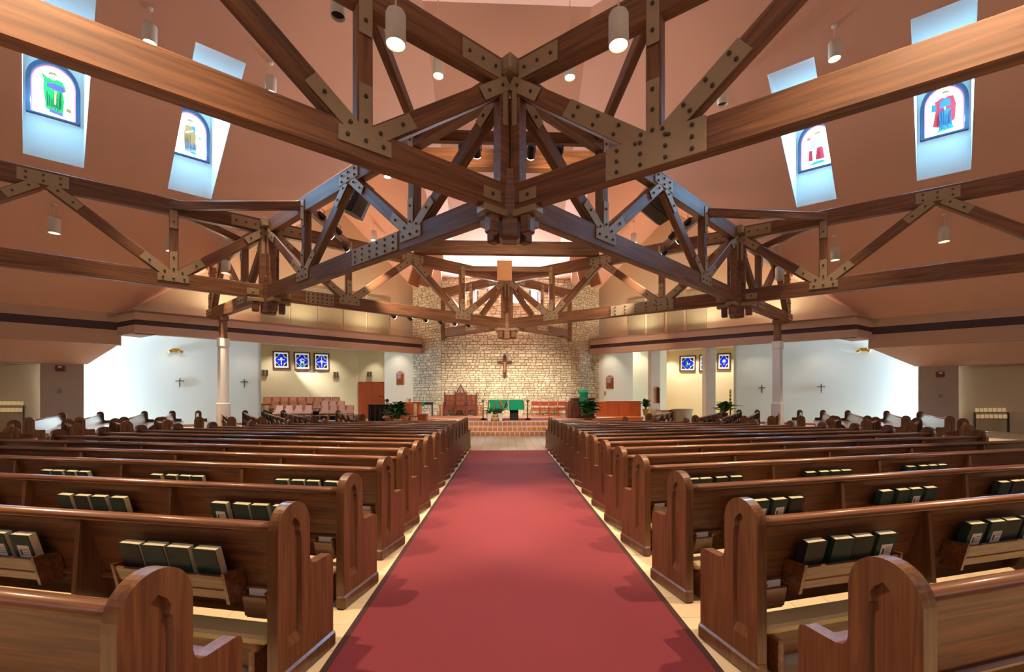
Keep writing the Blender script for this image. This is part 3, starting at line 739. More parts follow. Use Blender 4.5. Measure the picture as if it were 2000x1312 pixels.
def pew(label, loc, rz, L, sg, group, books=None, racks=True, where=''):
    """sg +1: pew reaches along local +x from its first end; -1: along -x"""
    t = thing('pew', label, 'pew', (loc[0], loc[1], 0), rz, group); X0 = lambda d: Matrix.Identity(4) if sg > 0 else T(-d, 0, 0)
    child('end_panel', END[-sg], t, T(0, 0, 0)); child('end_panel', END[sg], t, T(sg * L, 0, 0))
    child('base_moulding', ENDB[-sg], t, T(0, 0, 0)); child('base_moulding', ENDB[sg], t, T(sg * L, 0, 0))
    Lk = round(L, 3); side_sec = where.find('side pew') >= 0
    for nm, fn in (('backrest', m_back), ('top_rail', m_rail), ('seat', m_seat), ('seat_apron', m_apron)):
        child(nm, pmesh((nm, Lk, side_sec and nm == 'backrest'), lambda: m_back(Lk, 'pew') if side_sec and nm == 'backrest' else fn(Lk)), t, X0(L))
    n = max(1, round(L / SEC)); sl = L / n
    for k in range(1, n): child('divider', DIV, t, T(sg * k * sl, 0, 0))
    for k in range(n):
        cx = sg * (k + .5) * sl
        if racks:
            child('book_rack', RACK, t, T(cx, 0, 0))
            c = child('card_holder', CARD, t, T(sg * (k * sl + .2 if k % 2 == 0 else (k + 1) * sl - .2), .03, -.085))
            child('card', CARDP, c, Matrix.Identity(4))
        w_ = sl - .12; off = (k * sl + .06) if sg > 0 else -(k * sl + .06 + w_)
        if L > 2.5:
            kn = child('kneeler_pad', pmesh(('pad', round(w_, 3)), lambda: m_pad(w_)), t, T(off, 0, 0))
            child('kneeler_board', pmesh(('kb', round(w_, 3)), lambda: m_kb(w_)), t, T(off, 0, 0))
            for e in (.04, w_ - .04): child('kneeler_leg', KLEG, t, T(off + e, 0, 0))
    if books:
        for k in range(n):
            if k not in books: continue
            rk = '%s rack from aisle' % ORD[k] if where.startswith('row') else '%s rack from near end' % ORD[k]
            order = ('left', 'centre-left', 'centre-right', 'right')
            rd = random.Random(hash((round(loc[0], 2), round(loc[1], 2), k)) & 0xffff)
            for j in range(4):
                bx = sg * (k + .5) * sl + (-.265, -.085, .075, .255)[j] + rd.uniform(-.018, .018)
                v = rd.choice((0, 0, 1, 2)); NBOOK[0] += 1; hasp = rd.random() < .4 and v != 2
                M = W[t] @ T(bx, .098, .497) @ RX(R(15)) @ RZ(rd.uniform(-.04, .04))
                bt = bpy.data.objects.new('hymnal', None); bt.empty_display_size = .05; link(bt, None, M)
                cl = 'black' if v == 2 else 'green'
                tag(bt, '%s hymnal%s, %s in %s, %s' % (cl, ' with bookplate' if hasp else '', order[j], rk, where), 'book', 'hymnals in the pew racks')
                child('cover', COVER[v], bt, Matrix.Identity(4)); child('pages', PAGES, bt, Matrix.Identity(4))
                if hasp:
                    tg = child('bookplate', TAGM, bt, Matrix.Identity(4))
                    if loc[1] < 4.5: child('print', INKM, tg, Matrix.Identity(4))
    return t
ROWY = [1.78, 2.68, 3.57, 4.5, 5.26, 6.03, 6.8, 7.5, 8.17, 8.84, 9.5, 10.2, 10.9, 11.6, 12.3, 13.0]
ROWX = [6.2, 7.6, 8.6, 8.6, 8.6, 8.35, 8.15, 7.95, 7.7, 7.4, 7.0, 6.5, 5.8, 5.1, 4.4, 3.6]
AL = R(13)
for sd, nm in ((-1, 'left'), (1, 'right')):
    fw = Vector((-sd * math.sin(AL), math.cos(AL)))
    for i, (Y, X) in enumerate(zip(ROWY, ROWX)):
        o = Vector((sd * 1.19, Y)) - fw * (PD + .015)
        L = (X - abs(o.x)) / math.cos(AL)
        L = round(L / .1) * .1
        bk = {0: (), 1: (0, 1), 2: (0, 1, 2), 3: (0, 1, 2), 4: (0, 1, 2, 3), 5: (0, 1, 2, 3), 6: (0, 1, 2, 3)}.get(i, ())
        pew('brown oak pew on the %s of the centre aisle, %s row from the camera' % (nm, ORD[i]), o, R(-13) if sd < 0 else R(13), L, sd, 'pews of the two main blocks', bk, 0 < i < 9, 'row %s on the %s' % (ORD[i], nm))
# side sections, turned towards the altar: (near end px x, depth) (far end px x, depth)
SIDE = [((45, 12.6), (112, 17.0)), ((145, 12.9), (188, 18.2)), ((232, 13.0), (275, 19.0)), ((308, 13.1), (330, 19.6)), ((379, 13.1), (381, 19.8)), ((443, 13.1), (429, 19.9)),
        ((502, 13.2), (473, 20.2)), ((555, 13.4), (512, 20.4)), ((605, 13.8), (548, 20.4)), ((700, 15.5), (655, 20.6))]
SHORT = [((3, 8.4), (13, 11.0)), ((136, 9.5), (120, 11.5)), ((234, 10.5), (214, 12.0)), ((315, 11.2), (301, 12.7))]
def flat(px, d):
    r_ = ray(px, HY); p = CAMP + r_ * d; return Vector((p.x, p.y))
for sd, nm in ((-1, 'left'), (1, 'right')):
    for lst, lab, grp in ((SIDE, 'long side-section pew angled towards the altar, %s side, %s from the outer wall', 'pews of the side sections'), (SHORT, 'short pew between the sections, %s side, %s from the outer wall', 'short pews between the sections')):
        for i, ((pa, da), (pb, db)) in enumerate(lst):
            a, b = flat(pa, da), flat(pb, db); a.x *= -sd; b.x *= -sd; d = (b - a); L = round(d.length, 1); d.normalize()
            # local x axis = -sd-side: pew reaches along sg*x
            xa = d * sd; rz = math.atan2(xa.y, xa.x)
            bk = (0, 1, 2) if (lst is SIDE and 5 <= i <= 8) else ()
            pew(lab % (nm, ORD[i]), a, rz, L, sd, grp, bk, lst is SIDE and i >= 4, '%s side pew %s' % (ORD[i], nm))

# ------------------------------------------------------------------ roof dormers with stained glass
def loc_frame(o, x, z=(0, 0, 1)):
    """matrix: local x = x (to the right as seen from the room), local z up, local y pointing away from the room"""
    x = Vector(x).normalized(); z = Vector(z); y = z.cross(x); M = Matrix((x, y, z)).transposed().to_4x4(); M.translation = Vector(o); return M
XZ = Matrix(((1, 0, 0, 0), (0, 0, -1, 0), (0, 1, 0, 0), (0, 0, 0, 1)))      # (x, z, depth towards the room) -> local
def shape(name, pts, d0, d1, m, parent, M):
    """flat outline pts (x,z) lying d0..d1 proud of the wall plane, towards the room"""
    bm = bmesh.new(); prism(bm, pts, d0, d1, XZ); bmesh.ops.recalc_face_normals(bm, faces=bm.faces[:]); return ob(name, bm, m, parent, M)
def arch_pts(w_, h, sp, n=8, x0=0, z0=0):
    """pointed-round arch outline, width w_, total height h, springing at sp"""
    p = [(x0 - w_ / 2, z0), (x0 + w_ / 2, z0)]
    for k in range(0, n + 1):
        a = math.pi / 2 * k / n; p.append((x0 + w_ / 2 * math.cos(a) ** 1.05, z0 + sp + (h - sp) * math.sin(a) ** .92))
    for k in range(n - 1, -1, -1):
        a = math.pi / 2 * k / n; p.append((x0 - w_ / 2 * math.cos(a) ** 1.05, z0 + sp + (h - sp) * math.sin(a) ** .92))
    return p
def ring(name, outer, inner, d0, d1, m, parent, M):
    bm = bmesh.new(); n = len(outer)
    v = [[bm.verts.new(XZ @ Vector((x, z, d))) for x, z in lp] for lp, d in ((outer, d0), (outer, d1), (inner, d1), (inner, d0))]
    for a, b in ((0, 1), (1, 2), (2, 3), (3, 0)):
        for i in range(n): bm.faces.new((v[a][i], v[a][(i + 1) % n], v[b][(i + 1) % n], v[b][i]))
    bmesh.ops.recalc_face_normals(bm, faces=bm.faces[:]); return ob(name, bm, m, parent, M)
def ell(cx, cz, rx, rz, n=12): return [(cx + rx * math.cos(2 * math.pi * k / n), cz + rz * math.sin(2 * math.pi * k / n)) for k in range(n)]
FIGS = [  # outlines (x,z) in metres from the pane's bottom centre
    [('sg_green', [(-.2, .2), (.22, .14), (.25, .7), (.2, 1.1), (.3, 1.2), (.2, 1.45), (-.05, 1.5), (-.24, 1.42), (-.26, 1.0), (-.22, .6)]), ('sg_violet', [(-.18, 1.08), (.2, 1.02), (.3, 1.1), (.22, 1.25), (.02, 1.3), (-.16, 1.26)]), ('sg_gold', [(.0, .45), (.06, .45), (.06, 1.0), (.0, 1.0)]), ('sg_violet', [(-.12, .1), (.24, .04), (.2, .18), (-.1, .22)]), ('sg_face', ell(-.02, 1.55, .1, .14)), ('sg_brown', [(.3, .3), (.43, .26), (.42, .42), (.31, .44)]), ('sg_green', [(-.26, 1.4), (-.3, 1.6), (-.2, 1.5), (-.04, 1.36), (-.1, 1.3)])],
    [('sg_grey', [(-.18, .2), (.2, .14), (.22, .5), (.1, .9), (-.2, .7)]), ('sg_brown', [(-.2, .6), (.16, .5), (.2, .9), (.16, 1.3), (0, 1.42), (-.14, 1.38), (-.2, 1.0)]), ('sg_blue', [(.08, 1.1), (.18, 1.16), (.16, 1.4), (.06, 1.4)]), ('sg_face', ell(0, 1.5, .1, .14)), ('sg_grey', [(-.16, .14), (-.02, .12), (-.02, .2), (-.16, .22)]), ('sg_blue', [(.02, .1), (.18, .06), (.18, .15), (.02, .18)]), ('sg_gold', [(-.14, .95), (.12, 1.15), (.1, 1.2), (-.16, 1.02)]), ('sg_grey', ell(.32, .9, .05, .07, 8))],
    [('sg_red', [(-.02, .3), (.3, .3), (.22, .9), (.02, .95)]), ('sg_red', [(-.28, .3), (-.12, .3), (-.14, .8), (-.26, .82)]), ('sg_face', ell(.05, 1.5, .1, .13)), ('sg_ice', [(-.25, .85), (.25, .9), (.2, 1.3), (0, 1.42), (-.2, 1.32)]), ('sg_teal', [(-.3, .08), (.36, .1), (.2, .24), (-.05, .22)]), ('sg_red', [(-.32, 1.35), (-.2, 1.35), (-.2, 1.47), (-.32, 1.47)]), ('sg_brown', [(-.27, 1.0), (-.24, 1.0), (-.24, 1.6), (-.27, 1.6)]), ('sg_ice', [(-.1, .3), (-.04, .3), (-.06, .8), (-.12, .8)])],
    [('sg_red', [(-.3, .35), (-.1, .25), (.3, .45), (.34, 1.1), (.26, 1.5), (.0, 1.55), (-.24, 1.4), (-.22, 1.0)]), ('sg_blue', [(-.14, .1), (.26, .14), (.2, .6), (.18, 1.4), (-.02, 1.46), (-.1, 1.3), (-.12, .7)]), ('sg_blue', [(-.34, 1.0), (-.2, .98), (-.2, 1.28), (-.33, 1.32)]), ('sg_red', [(-.12, .95), (.18, 1.0), (.2, 1.1), (-.12, 1.05)]), ('sg_gold', [(.0, .97), (.06, .98), (.06, 1.1), (.0, 1.08)]), ('sg_face', ell(.04, 1.6, .1, .13)), ('sg_teal', [(-.3, .04), (.34, .12), (.2, .18), (-.1, .14)]), ('sg_ice', ell(-.28, 1.4, .045, .08, 8)), ('sg_ice', ell(.32, 1.42, .045, .08, 8))]]
NAMES = ['of a figure in a green robe, far left', 'of a figure in a brown robe, inner left', 'of a figure in a red skirt, inner right', 'of a figure in a blue gown with red cape, far right']
order_f = {(-1, 0): 0, (-1, 1): 1, (1, 0): 3, (1, 1): 2}
cnt = {-1: 0, 1: 0}
ZD = 12.42; FX = (-.02, 0, .05, .04)
for side, s0, s1 in DORM:
    fi = order_f[(side, cnt[side])]; cnt[side] += 1
    zb_ = ceil_z(*LP(s0, R0, 0, side)[:2]); zb_ = ZE + PITCH * R0
    D = (R1 - R0)
    bm = bmesh.new()
    a0, a1 = LP(s0, R0, zb_, side), LP(s1, R0, zb_, side); t0, t1 = LP(s0, R0, ZD, side), LP(s1, R0, ZD, side)
    o0, o1 = LP(s0 + SK * D, R1, ZD, side), LP(s1 + SK * D, R1, ZD, side)
    quad(bm, a0, a1, t1, t0); quad(bm, t0, t1, o1, o0); quad(bm, a0, t0, o0); quad(bm, a1, o1, t1)
    bmesh.ops.remove_doubles(bm, verts=bm.verts[:], dist=.001); bmesh.ops.recalc_face_normals(bm, faces=bm.faces[:])
    struct(ob('wall_dormer_%s' % ('outer_left', 'inner_left', 'inner_right', 'outer_right')[fi], bm, 'wall_white'))
    xr = UL_[side] * (1 if side == -1 else -1)
    c = (a0 + a1) / 2; nrm = -NL_[side]
    M = loc_frame((c.x + nrm.x * .03, c.y + nrm.y * .03, zb_ + 1.33), (xr.x, xr.y, 0))
    win = struct(empty('window_%d' % (5 + fi)), 'arched stained glass window ' + NAMES[fi]); 
    win.matrix_basis = M; W[win] = M
    Ho, Wo = 1.84, 1.2
    ring('frame', arch_pts(Wo, Ho, 1.05), arch_pts(Wo - .2, Ho - .19, 1.0, z0=.05), 0, .12, 'blue_frame', win, M)
    ring('border', arch_pts(Wo - .2, Ho - .19, 1.0, z0=.05), arch_pts(Wo - .28, Ho - .27, .97, z0=.09), 0, .03, 'sg_pink', win, M)
    g = shape('pane', arch_pts(Wo - .28, Ho - .27, .97, z0=.09), 0, .02, 'sg_white', win, M)
    for k, (mm, pts) in enumerate(FIGS[fi]):
        sc = .8
        shape('glass_piece', [(x * .92, .12 + z * sc) for x, z in pts], .02, .024 + .003 * k, mm, g, M)
    rdf = random.Random(fi)
    for k in range(7):      # leading along the folds of the robe
        x = -.15 + .05 * k; z0_, z1_ = rdf.uniform(.25, .4), rdf.uniform(.5, .95); dx = rdf.uniform(-.04, .04)
        shape('lead_line', [(x, z0_), (x + .008, z0_), (x + dx + .007, z1_), (x + dx, z1_)], .02, .05, 'lead', g, M)
    f_ = FX[fi] * .92; zf = .12 + (1.55, 1.5, 1.5, 1.6)[fi] * .8
    shape('hair', [(f_ - .1, zf - .02), (f_ - .1, zf + .07), (f_ - .05, zf + .13), (f_ + .05, zf + .13), (f_ + .1, zf + .07), (f_ + .1, zf - .02), (f_ + .07, zf + .06), (f_ - .07, zf + .06)][::-1], .02, .052, 'sg_brown', g, M)
    for ex in (-.035, .035): shape('eye', ell(f_ + ex, zf + .01, .012, .008, 6), .02, .054, 'lead', g, M)
    shape('mouth', [(f_ - .025, zf - .055), (f_ + .025, zf - .055), (f_ + .025, zf - .045), (f_ - .025, zf - .045)], .02, .054, 'lead', g, M)
    lc = M @ Vector((0, -.3, .9)); ai = M @ Vector((0, -3, -.4))
    area_light('dormer_daylight', lc, ai, 1.0, 1.7, DORMER_W, (.22, .6, 1.0))

# ------------------------------------------------------------------ six square quatrefoil windows in the side walls
def quatrefoil(r, o, n=7):
    p = []
    for q in range(4):
        cx, cz = o * math.cos(q * math.pi / 2), o * math.sin(q * math.pi / 2)
        for k in range(n):
            a = q * math.pi / 2 - math.pi * .62 + math.pi * 1.24 * k / (n - 1); p.append((cx + r * math.cos(a), cz + r * math.sin(a)))
    return p
MOT = [[('sg_ice', ell(0, .08, .08, .07, 8)), ('sg_pale', [(-.02, .05), (.02, .05), (.03, -.25), (0, -.3), (-.03, -.25)]), ('sg_ice', [(-.2, .05), (-.05, .02), (-.05, -.02), (-.2, 0)]), ('sg_ice', [(.2, .05), (.05, .02), (.05, -.02), (.2, 0)])],
       [('sg_pale', [(-.18, .04), (-.12, .12), (-.04, .1), (-.04, -.0), (.12, .0), (.12, -.28), (.08, -.28), (.07, -.12), (-.06, -.12), (-.07, -.28), (-.11, -.28), (-.11, -.02)]), ('sg_ice', [(-.05, .18), (.16, .08), (.2, .0), (.1, .05), (-.04, .1)]), ('sg_teal', [(-.2, -.3), (.2, -.3), (.1, -.2), (-.1, -.2)])],
       [('sg_ice', [(-.12, .08), (.12, .08), (0, -.16)]), ('sg_ice', [(-.3, .01), (-.1, .03), (-.1, -.02), (-.3, -.05)]), ('sg_ice', [(.3, .01), (.1, .03), (.1, -.02), (.3, -.05)]), ('sg_pale', [(-.02, .3), (.02, .3), (.02, -.3), (-.02, -.3)])],
       [('sg_teal', [(-.14, .14), (.02, .2), (.06, -.1), (-.04, -.24), (-.1, -.05)]), ('sg_pale', [(-.03, .08), (.03, .05), (.02, -.08), (-.02, -.06)]), ('sg_ice', [(.05, -.03), (.16, .03), (.1, -.1)]), ('sg_ice', [(-.14, -.1), (-.06, -.18), (-.02, -.22), (-.1, -.12)])],
       [('sg_ice', ell(.02, .03, .13, .1, 10)), ('sg_pale', [(-.05, -.05), (.1, -.05), (.05, -.2), (-.02, -.2)])],
       [('sg_ice', [(-.14, .0), (-.06, .12), (.1, .12), (.14, .02)]), ('sg_pale', [(-.12, -.04), (.14, -.04), (.1, .0), (-.1, .0)]), ('sg_brown', ell(0, -.14, .07, .06, 8))]]
SQ = [(533, 565.5, 686, 720, -1), (574, 606, 688, 722, -1), (613, 643, 690, 723.5, -1), (1327.5, 1359, 694.5, 725, 1), (1365.5, 1395, 692.5, 725, 1), (1401.5, 1427, 690, 722, 1)]
SQL = ['a crown and sword on blue', 'a white lamb on blue', 'white rays on blue', 'a green lily on blue', 'a pale motif half behind the post', 'a boat on blue']
for i, (xa, xb, ya, yb_, sd) in enumerate(SQ):
    f = on_choir if sd == -1 else on_bap
    pa, pb = f(xa, (ya + yb_) / 2), f(xb, (ya + yb_) / 2); mid = f((xa + xb) / 2, (ya + yb_) / 2)
    hw = (pb - pa).length / 2; hh = .5 * (f((xa + xb) / 2, ya).z - f((xa + xb) / 2, yb_).z)
    M = loc_frame(mid, pb - pa); k = min(hw, hh)
    win = struct(empty('window_%d' % (9 + i)), 'square stained glass window, %s, wood frame, %s wall' % (SQL[i], 'choir' if sd < 0 else 'font recess')); win.matrix_basis = M; W[win] = M
    sq = lambda h_, v_: [(-h_, -v_), (h_, -v_), (h_, v_), (-h_, v_)]
    ring('frame', sq(hw, hh), sq(hw - .07, hh - .07), .0, .12, 'frame_brown', win, M)
    g = shape('pane', sq(hw - .08, hh - .08), .0, .02, 'sg_pale', win, M)
    sx, sz = (hw - .1) / .4, (hh - .1) / .4
    S = lambda pts: [(x * sx, z * sz) for x, z in pts]
    ring('lead_border', S(sq(.34, .34)), S(sq(.28, .28)), .02, .026, 'lead', g, M)
    for cx in (-1, 1):
        for cz in (-1, 1): shape('corner_leaf', S([(cx * .3, cz * .3), (cx * .3, cz * .17), (cx * .2, cz * .2), (cx * .17, cz * .3)][::(cx * cz)]), .02, .03, 'lead', g, M)
    shape('quatrefoil_rim', S(quatrefoil(.19, .19)), .02, .028, 'sg_pale', g, M)
    shape('quatrefoil', S(quatrefoil(.165, .19)), .02, .031, 'sg_dblue', g, M)
    for k_, (mm, pts) in enumerate(MOT[i]): shape('glass_piece', S(pts), .02, .034 + .002 * k_, mm, g, M)

# ------------------------------------------------------------------ altar, seats and furnishings on the platform
PZ = .505
def rug():
    r_ = thing('altar_rug', 'dark red patterned rug with pale border under the altar', 'rug', (0, 20.4, PZ))
    ob('field', cbox(-2.1, 2.1, 19.25, 22.0, PZ, PZ + .008, 0), 'rug', r_)
    bm = bmesh.new()
    for a in ((-2.2, -2.1, 19.15, 22.1), (2.1, 2.2, 19.15, 22.1), (-2.1, 2.1, 19.15, 19.25), (-2.1, 2.1, 22.0, 22.1)): box(bm, a[0], a[1], a[2], a[3], PZ, PZ + .008)
    ob('border', bm, 'rug_edge', r_)
rug()
AZ = PZ + .009
def altar():
    Y = 20.3; x0, x1 = onY(953, 790, Y).x, onY(1023, 790, Y).x; c = (x0 + x1) / 2; hw = (x1 - x0) / 2 - .05
    t = thing('altar', 'stone altar on dark pedestals, draped in green', 'altar', (c, Y, AZ))
    ob('tabletop', cbox(c - hw, c + hw, Y - .4, Y + .4, 1.36, 1.44, .015), 'font_stone', t)
    for px in (972, 1004):
        x = onY(px, 800, Y).x; ob('pedestal', cbox(x - .2, x + .2, Y - .2, Y + .2, AZ, 1.37, .02), 'lead', t)
    cl = thing('altar_cloth', 'bright green altar cloth with white top and gold cross rays', 'cloth', (c, Y, 1.44))
    bm = bmesh.new(); n = 60; top = []; bot = []
    per = []
    rr = .12
    cor = [(c + hw + .02 - rr, Y + .42 - rr, 0), (c - hw - .02 + rr, Y + .42 - rr, 1), (c - hw - .02 + rr, Y - .42 + rr, 2), (c + hw + .02 - rr, Y - .42 + rr, 3)]
    for cx, cy, q in cor:
        for k in range(5): a = math.pi / 2 * (q + k / 4); per.append((cx + rr * math.cos(a), cy + rr * math.sin(a)))
    tot = []
    for i in range(len(per)):
        p, q = Vector(per[i]), Vector(per[(i + 1) % len(per)]); m_ = max(1, int((q - p).length / .12))
        for k in range(m_): tot.append(p + (q - p) * k / m_)
    cc = Vector((c, Y))
    for i, p in enumerate(tot):
        d = (p - cc).normalized() * (.03 + .022 * math.sin(i * 1.9)); top.append(bm.verts.new((p.x, p.y, 1.447))); bot.append(bm.verts.new((p.x + d.x, p.y + d.y, .97)))
    n = len(top)
    for i in range(n): bm.faces.new((top[i], top[(i + 1) % n], bot[(i + 1) % n], bot[i]))
    bm.faces.new(top); bmesh.ops.recalc_face_normals(bm, faces=bm.faces[:])
    ob('green_frontal', bm, 'green_cloth', cl)
    ob('white_top', cbox(c - hw - .03, c + hw + .03, Y - .43, Y + .43, 1.448, 1.462, .006), 'white_cloth', cl)
    yf = Y - .5; M = Matrix.Translation((onY(985, 790, Y).x, yf, 1.2)) 
    for nm, pts, m_ in (('gold_ray', [(-.28, .24), (-.2, .24), (.12, -.2), (.06, -.2)], 'gold'), ('gold_ray', [(.2, .24), (.26, .24), (.0, -.16), (-.05, -.14)], 'white_cloth'), ('red_ray', [(.02, .02), (.12, .14), (.16, .1), (.08, -.02)], 'red_trim'), ('gold_ray', [(-.02, -.2), (.03, -.2), (.1, .05), (.05, .05)], 'gold'), ('white_panel', [(.17, .24), (.2, .24), (.2, -.22), (.17, -.22)], 'white_cloth')):
        bm = bmesh.new(); prism(bm, pts, 0, .004, XZ); bmesh.ops.recalc_face_normals(bm, faces=bm.faces[:]); ob(nm, bm, m_, cl, M)
altar()
def candlestick(px, nm):
    Y = 19.75; x = onY(px, 800, Y).x
    t = thing('candlestick', 'tall black iron candlestick with white candle, %s of altar' % nm, 'candlestick', (x, Y, AZ), 0, 'altar candlesticks')
    bm = bmesh.new(); lathe(bm, [(.15, AZ), (.15, AZ + .02), (.05, AZ + .06), (.025, AZ + .12), (.022, 1.0), (.035, 1.02), (.02, 1.05), (.02, 1.34), (.075, 1.385), (.075, 1.40)], 12, T(x, Y, 0)); ob('stand', bm, 'dark_metal', t, None, True)
    for k in range(3):
        a = k * 2.094; bm = bmesh.new(); tube(bm, [(x, Y, .62), (x + .1 * math.cos(a), Y + .1 * math.sin(a), .58), (x + .17 * math.cos(a), Y + .17 * math.sin(a), AZ)], .012); ob('foot', bm, 'dark_metal', t)
    bm = bmesh.new(); lathe(bm, [(.042, 1.4), (.042, 1.68), (.03, 1.69)], 12, T(x, Y, 0)); cd = ob('candle', bm, 'wax', t, None, True)
    bm = bmesh.new(); lathe(bm, [(.004, 1.69), (.012, 1.715), (.002, 1.76)], 6, T(x, Y, 0)); ob('flame', bm, 'flame', cd)
candlestick(943.5, 'left'); candlestick(1030.5, 'right')
def leaf(bm, base, dirv, L, wd_, droop=.5, n=5):
    base = Vector(base); d = Vector(dirv).normalized(); side = d.cross(Vector((0, 0, 1)))
    if side.length < .1: side = Vector((1, 0, 0))
    side.normalize(); prev = None
    for k in range(n + 1):
        t_ = k / n; p = base + d * L * t_ + Vector((0, 0, -droop * L * t_ * t_)); w_ = wd_ * math.sin(math.pi * min(1, .12 + .88 * t_)) * .5 + .002
        a, b, m_ = bm.verts.new(p - side * w_), bm.verts.new(p + side * w_), bm.verts.new(p + Vector((0, 0, -w_ * .35)))
        if prev: bm.faces.new((prev[0], prev[2], m_, a)); bm.faces.new((prev[2], prev[1], b, m_))
        prev = (a, b, m_)
def plant(name, label, loc, r, h, n, m_='leaf', pot=None, spread=1.0, lw=.09, group=None, stems=True, potr=.14, poth=.25):
    """bushy plant: leaf is a part of its own each"""
    t = thing(name, label, 'plant', loc, random.Random(label).uniform(0, 6), group)
    x, y, z = 0, 0, 0; rd = random.Random(label)
    Mt = W[t]
    if pot:
        bm = bmesh.new(); lathe(bm, [(potr * .7, 0), (potr, poth * .9), (potr * 1.06, poth * .9), (potr * 1.06, poth), (potr * .85, poth), (potr * .8, poth * .85)], 14); ob('pot', bm, pot, t, Mt, True)
    z0 = poth if pot else 0
    bs = bmesh.new()
    for k in range(n):
        a = rd.uniform(0, 6.283); el = rd.uniform(.25, 1.35); hh = h * rd.uniform(.15, .75); rr = r * .35 * rd.random()
        st = Vector((rr * math.cos(a), rr * math.sin(a), z0 + hh)); cyl(bs, (0.02 * math.cos(a), .02 * math.sin(a), z0 - .03), st, .006, 4)
        bm = bmesh.new(); L = r * rd.uniform(.6, 1.0) * (1.1 if el < .8 else .85)
        leaf(bm, st, (math.cos(a) * math.cos(el) * spread, math.sin(a) * math.cos(el) * spread, math.sin(el)), L, lw * rd.uniform(.8, 1.3), rd.uniform(.25, .6))
        ob('leaf', bm, m_ if rd.random() < .6 else 'leaf', t, Mt)
    ob('stems', bs, 'leaf', t, Mt)
    return t
# flower group before the altar
for px, nm in ((956, 'left'), (977.5, 'right')):
    Y = 18.95; x = onY(px, 810, Y).x
    t = thing('urn', 'white ceramic urn, %s of the pair before the altar' % nm, 'urn', (x, Y, PZ), 0, 'urns before the altar')
    bm = bmesh.new(); lathe(bm, [(.07, 0), (.075, .02), (.11, .24), (.125, .31), (.135, .33), (.12, .345), (.1, .3)], 16); ob('body', bm, 'ceramic', t, W[t], True)
    p = plant('flowering_plant', 'spiky plant with %s flower in the %s white urn' % (('yellow', 'left') if nm == 'left' else ('dark red', 'right')), (x, Y, PZ + .3), .3, .3, 34, 'leaf_dark', None, 1.0, .055)
    bm = bmesh.new(); lathe(bm, [(.008, .2), (.024, .3), (.026, .4), (.012, .5), (.003, .54)], 8); ob('flower_spike', bm, 'flower_yellow' if nm == 'left' else 'flower_red', p, W[p], True)
Y = 19.0; x = onY(966.5, 810, Y).x
p = plant('flowering_plant', 'plant with tall red flower in basket between the white urns', (x, Y + .12, PZ + .2), .32, .35, 36, 'leaf_dark', None, 1.0, .055)
bm = bmesh.new(); lathe(bm, [(.008, .3), (.024, .4), (.028, .52), (.012, .62), (.003, .66)], 8); ob('flower_spike', bm, 'flower_red', p, W[p], True)
bk = thing('wicker_basket', 'woven basket with pale flowers between the white urns', 'basket', (x, Y - .1, PZ))
bm = bmesh.new(); lathe(bm, [(.12, 0), (.17, .12), (.16, .2), (.13, .2)], 14); ob('bowl', bm, 'wicker', bk, W[bk], True)
bm = bmesh.new(); tube(bm, [(.17 * math.cos(a), 0, .18 + .2 * math.sin(a)) for a in [math.pi * k / 8 for k in range(9)]], .01); ob('handle', bm, 'wicker', bk, W[bk])
rd = random.Random(3)
for k in range(12):
    bm = bmesh.new(); bmesh.ops.create_icosphere(bm, subdivisions=1, radius=.035); o = ob('bloom', bm, 'flower_yellow' if k % 3 else 'wax', bk, W[bk] @ T(rd.uniform(-.13, .13), rd.uniform(-.1, .1), .22 + rd.uniform(0, .06)))
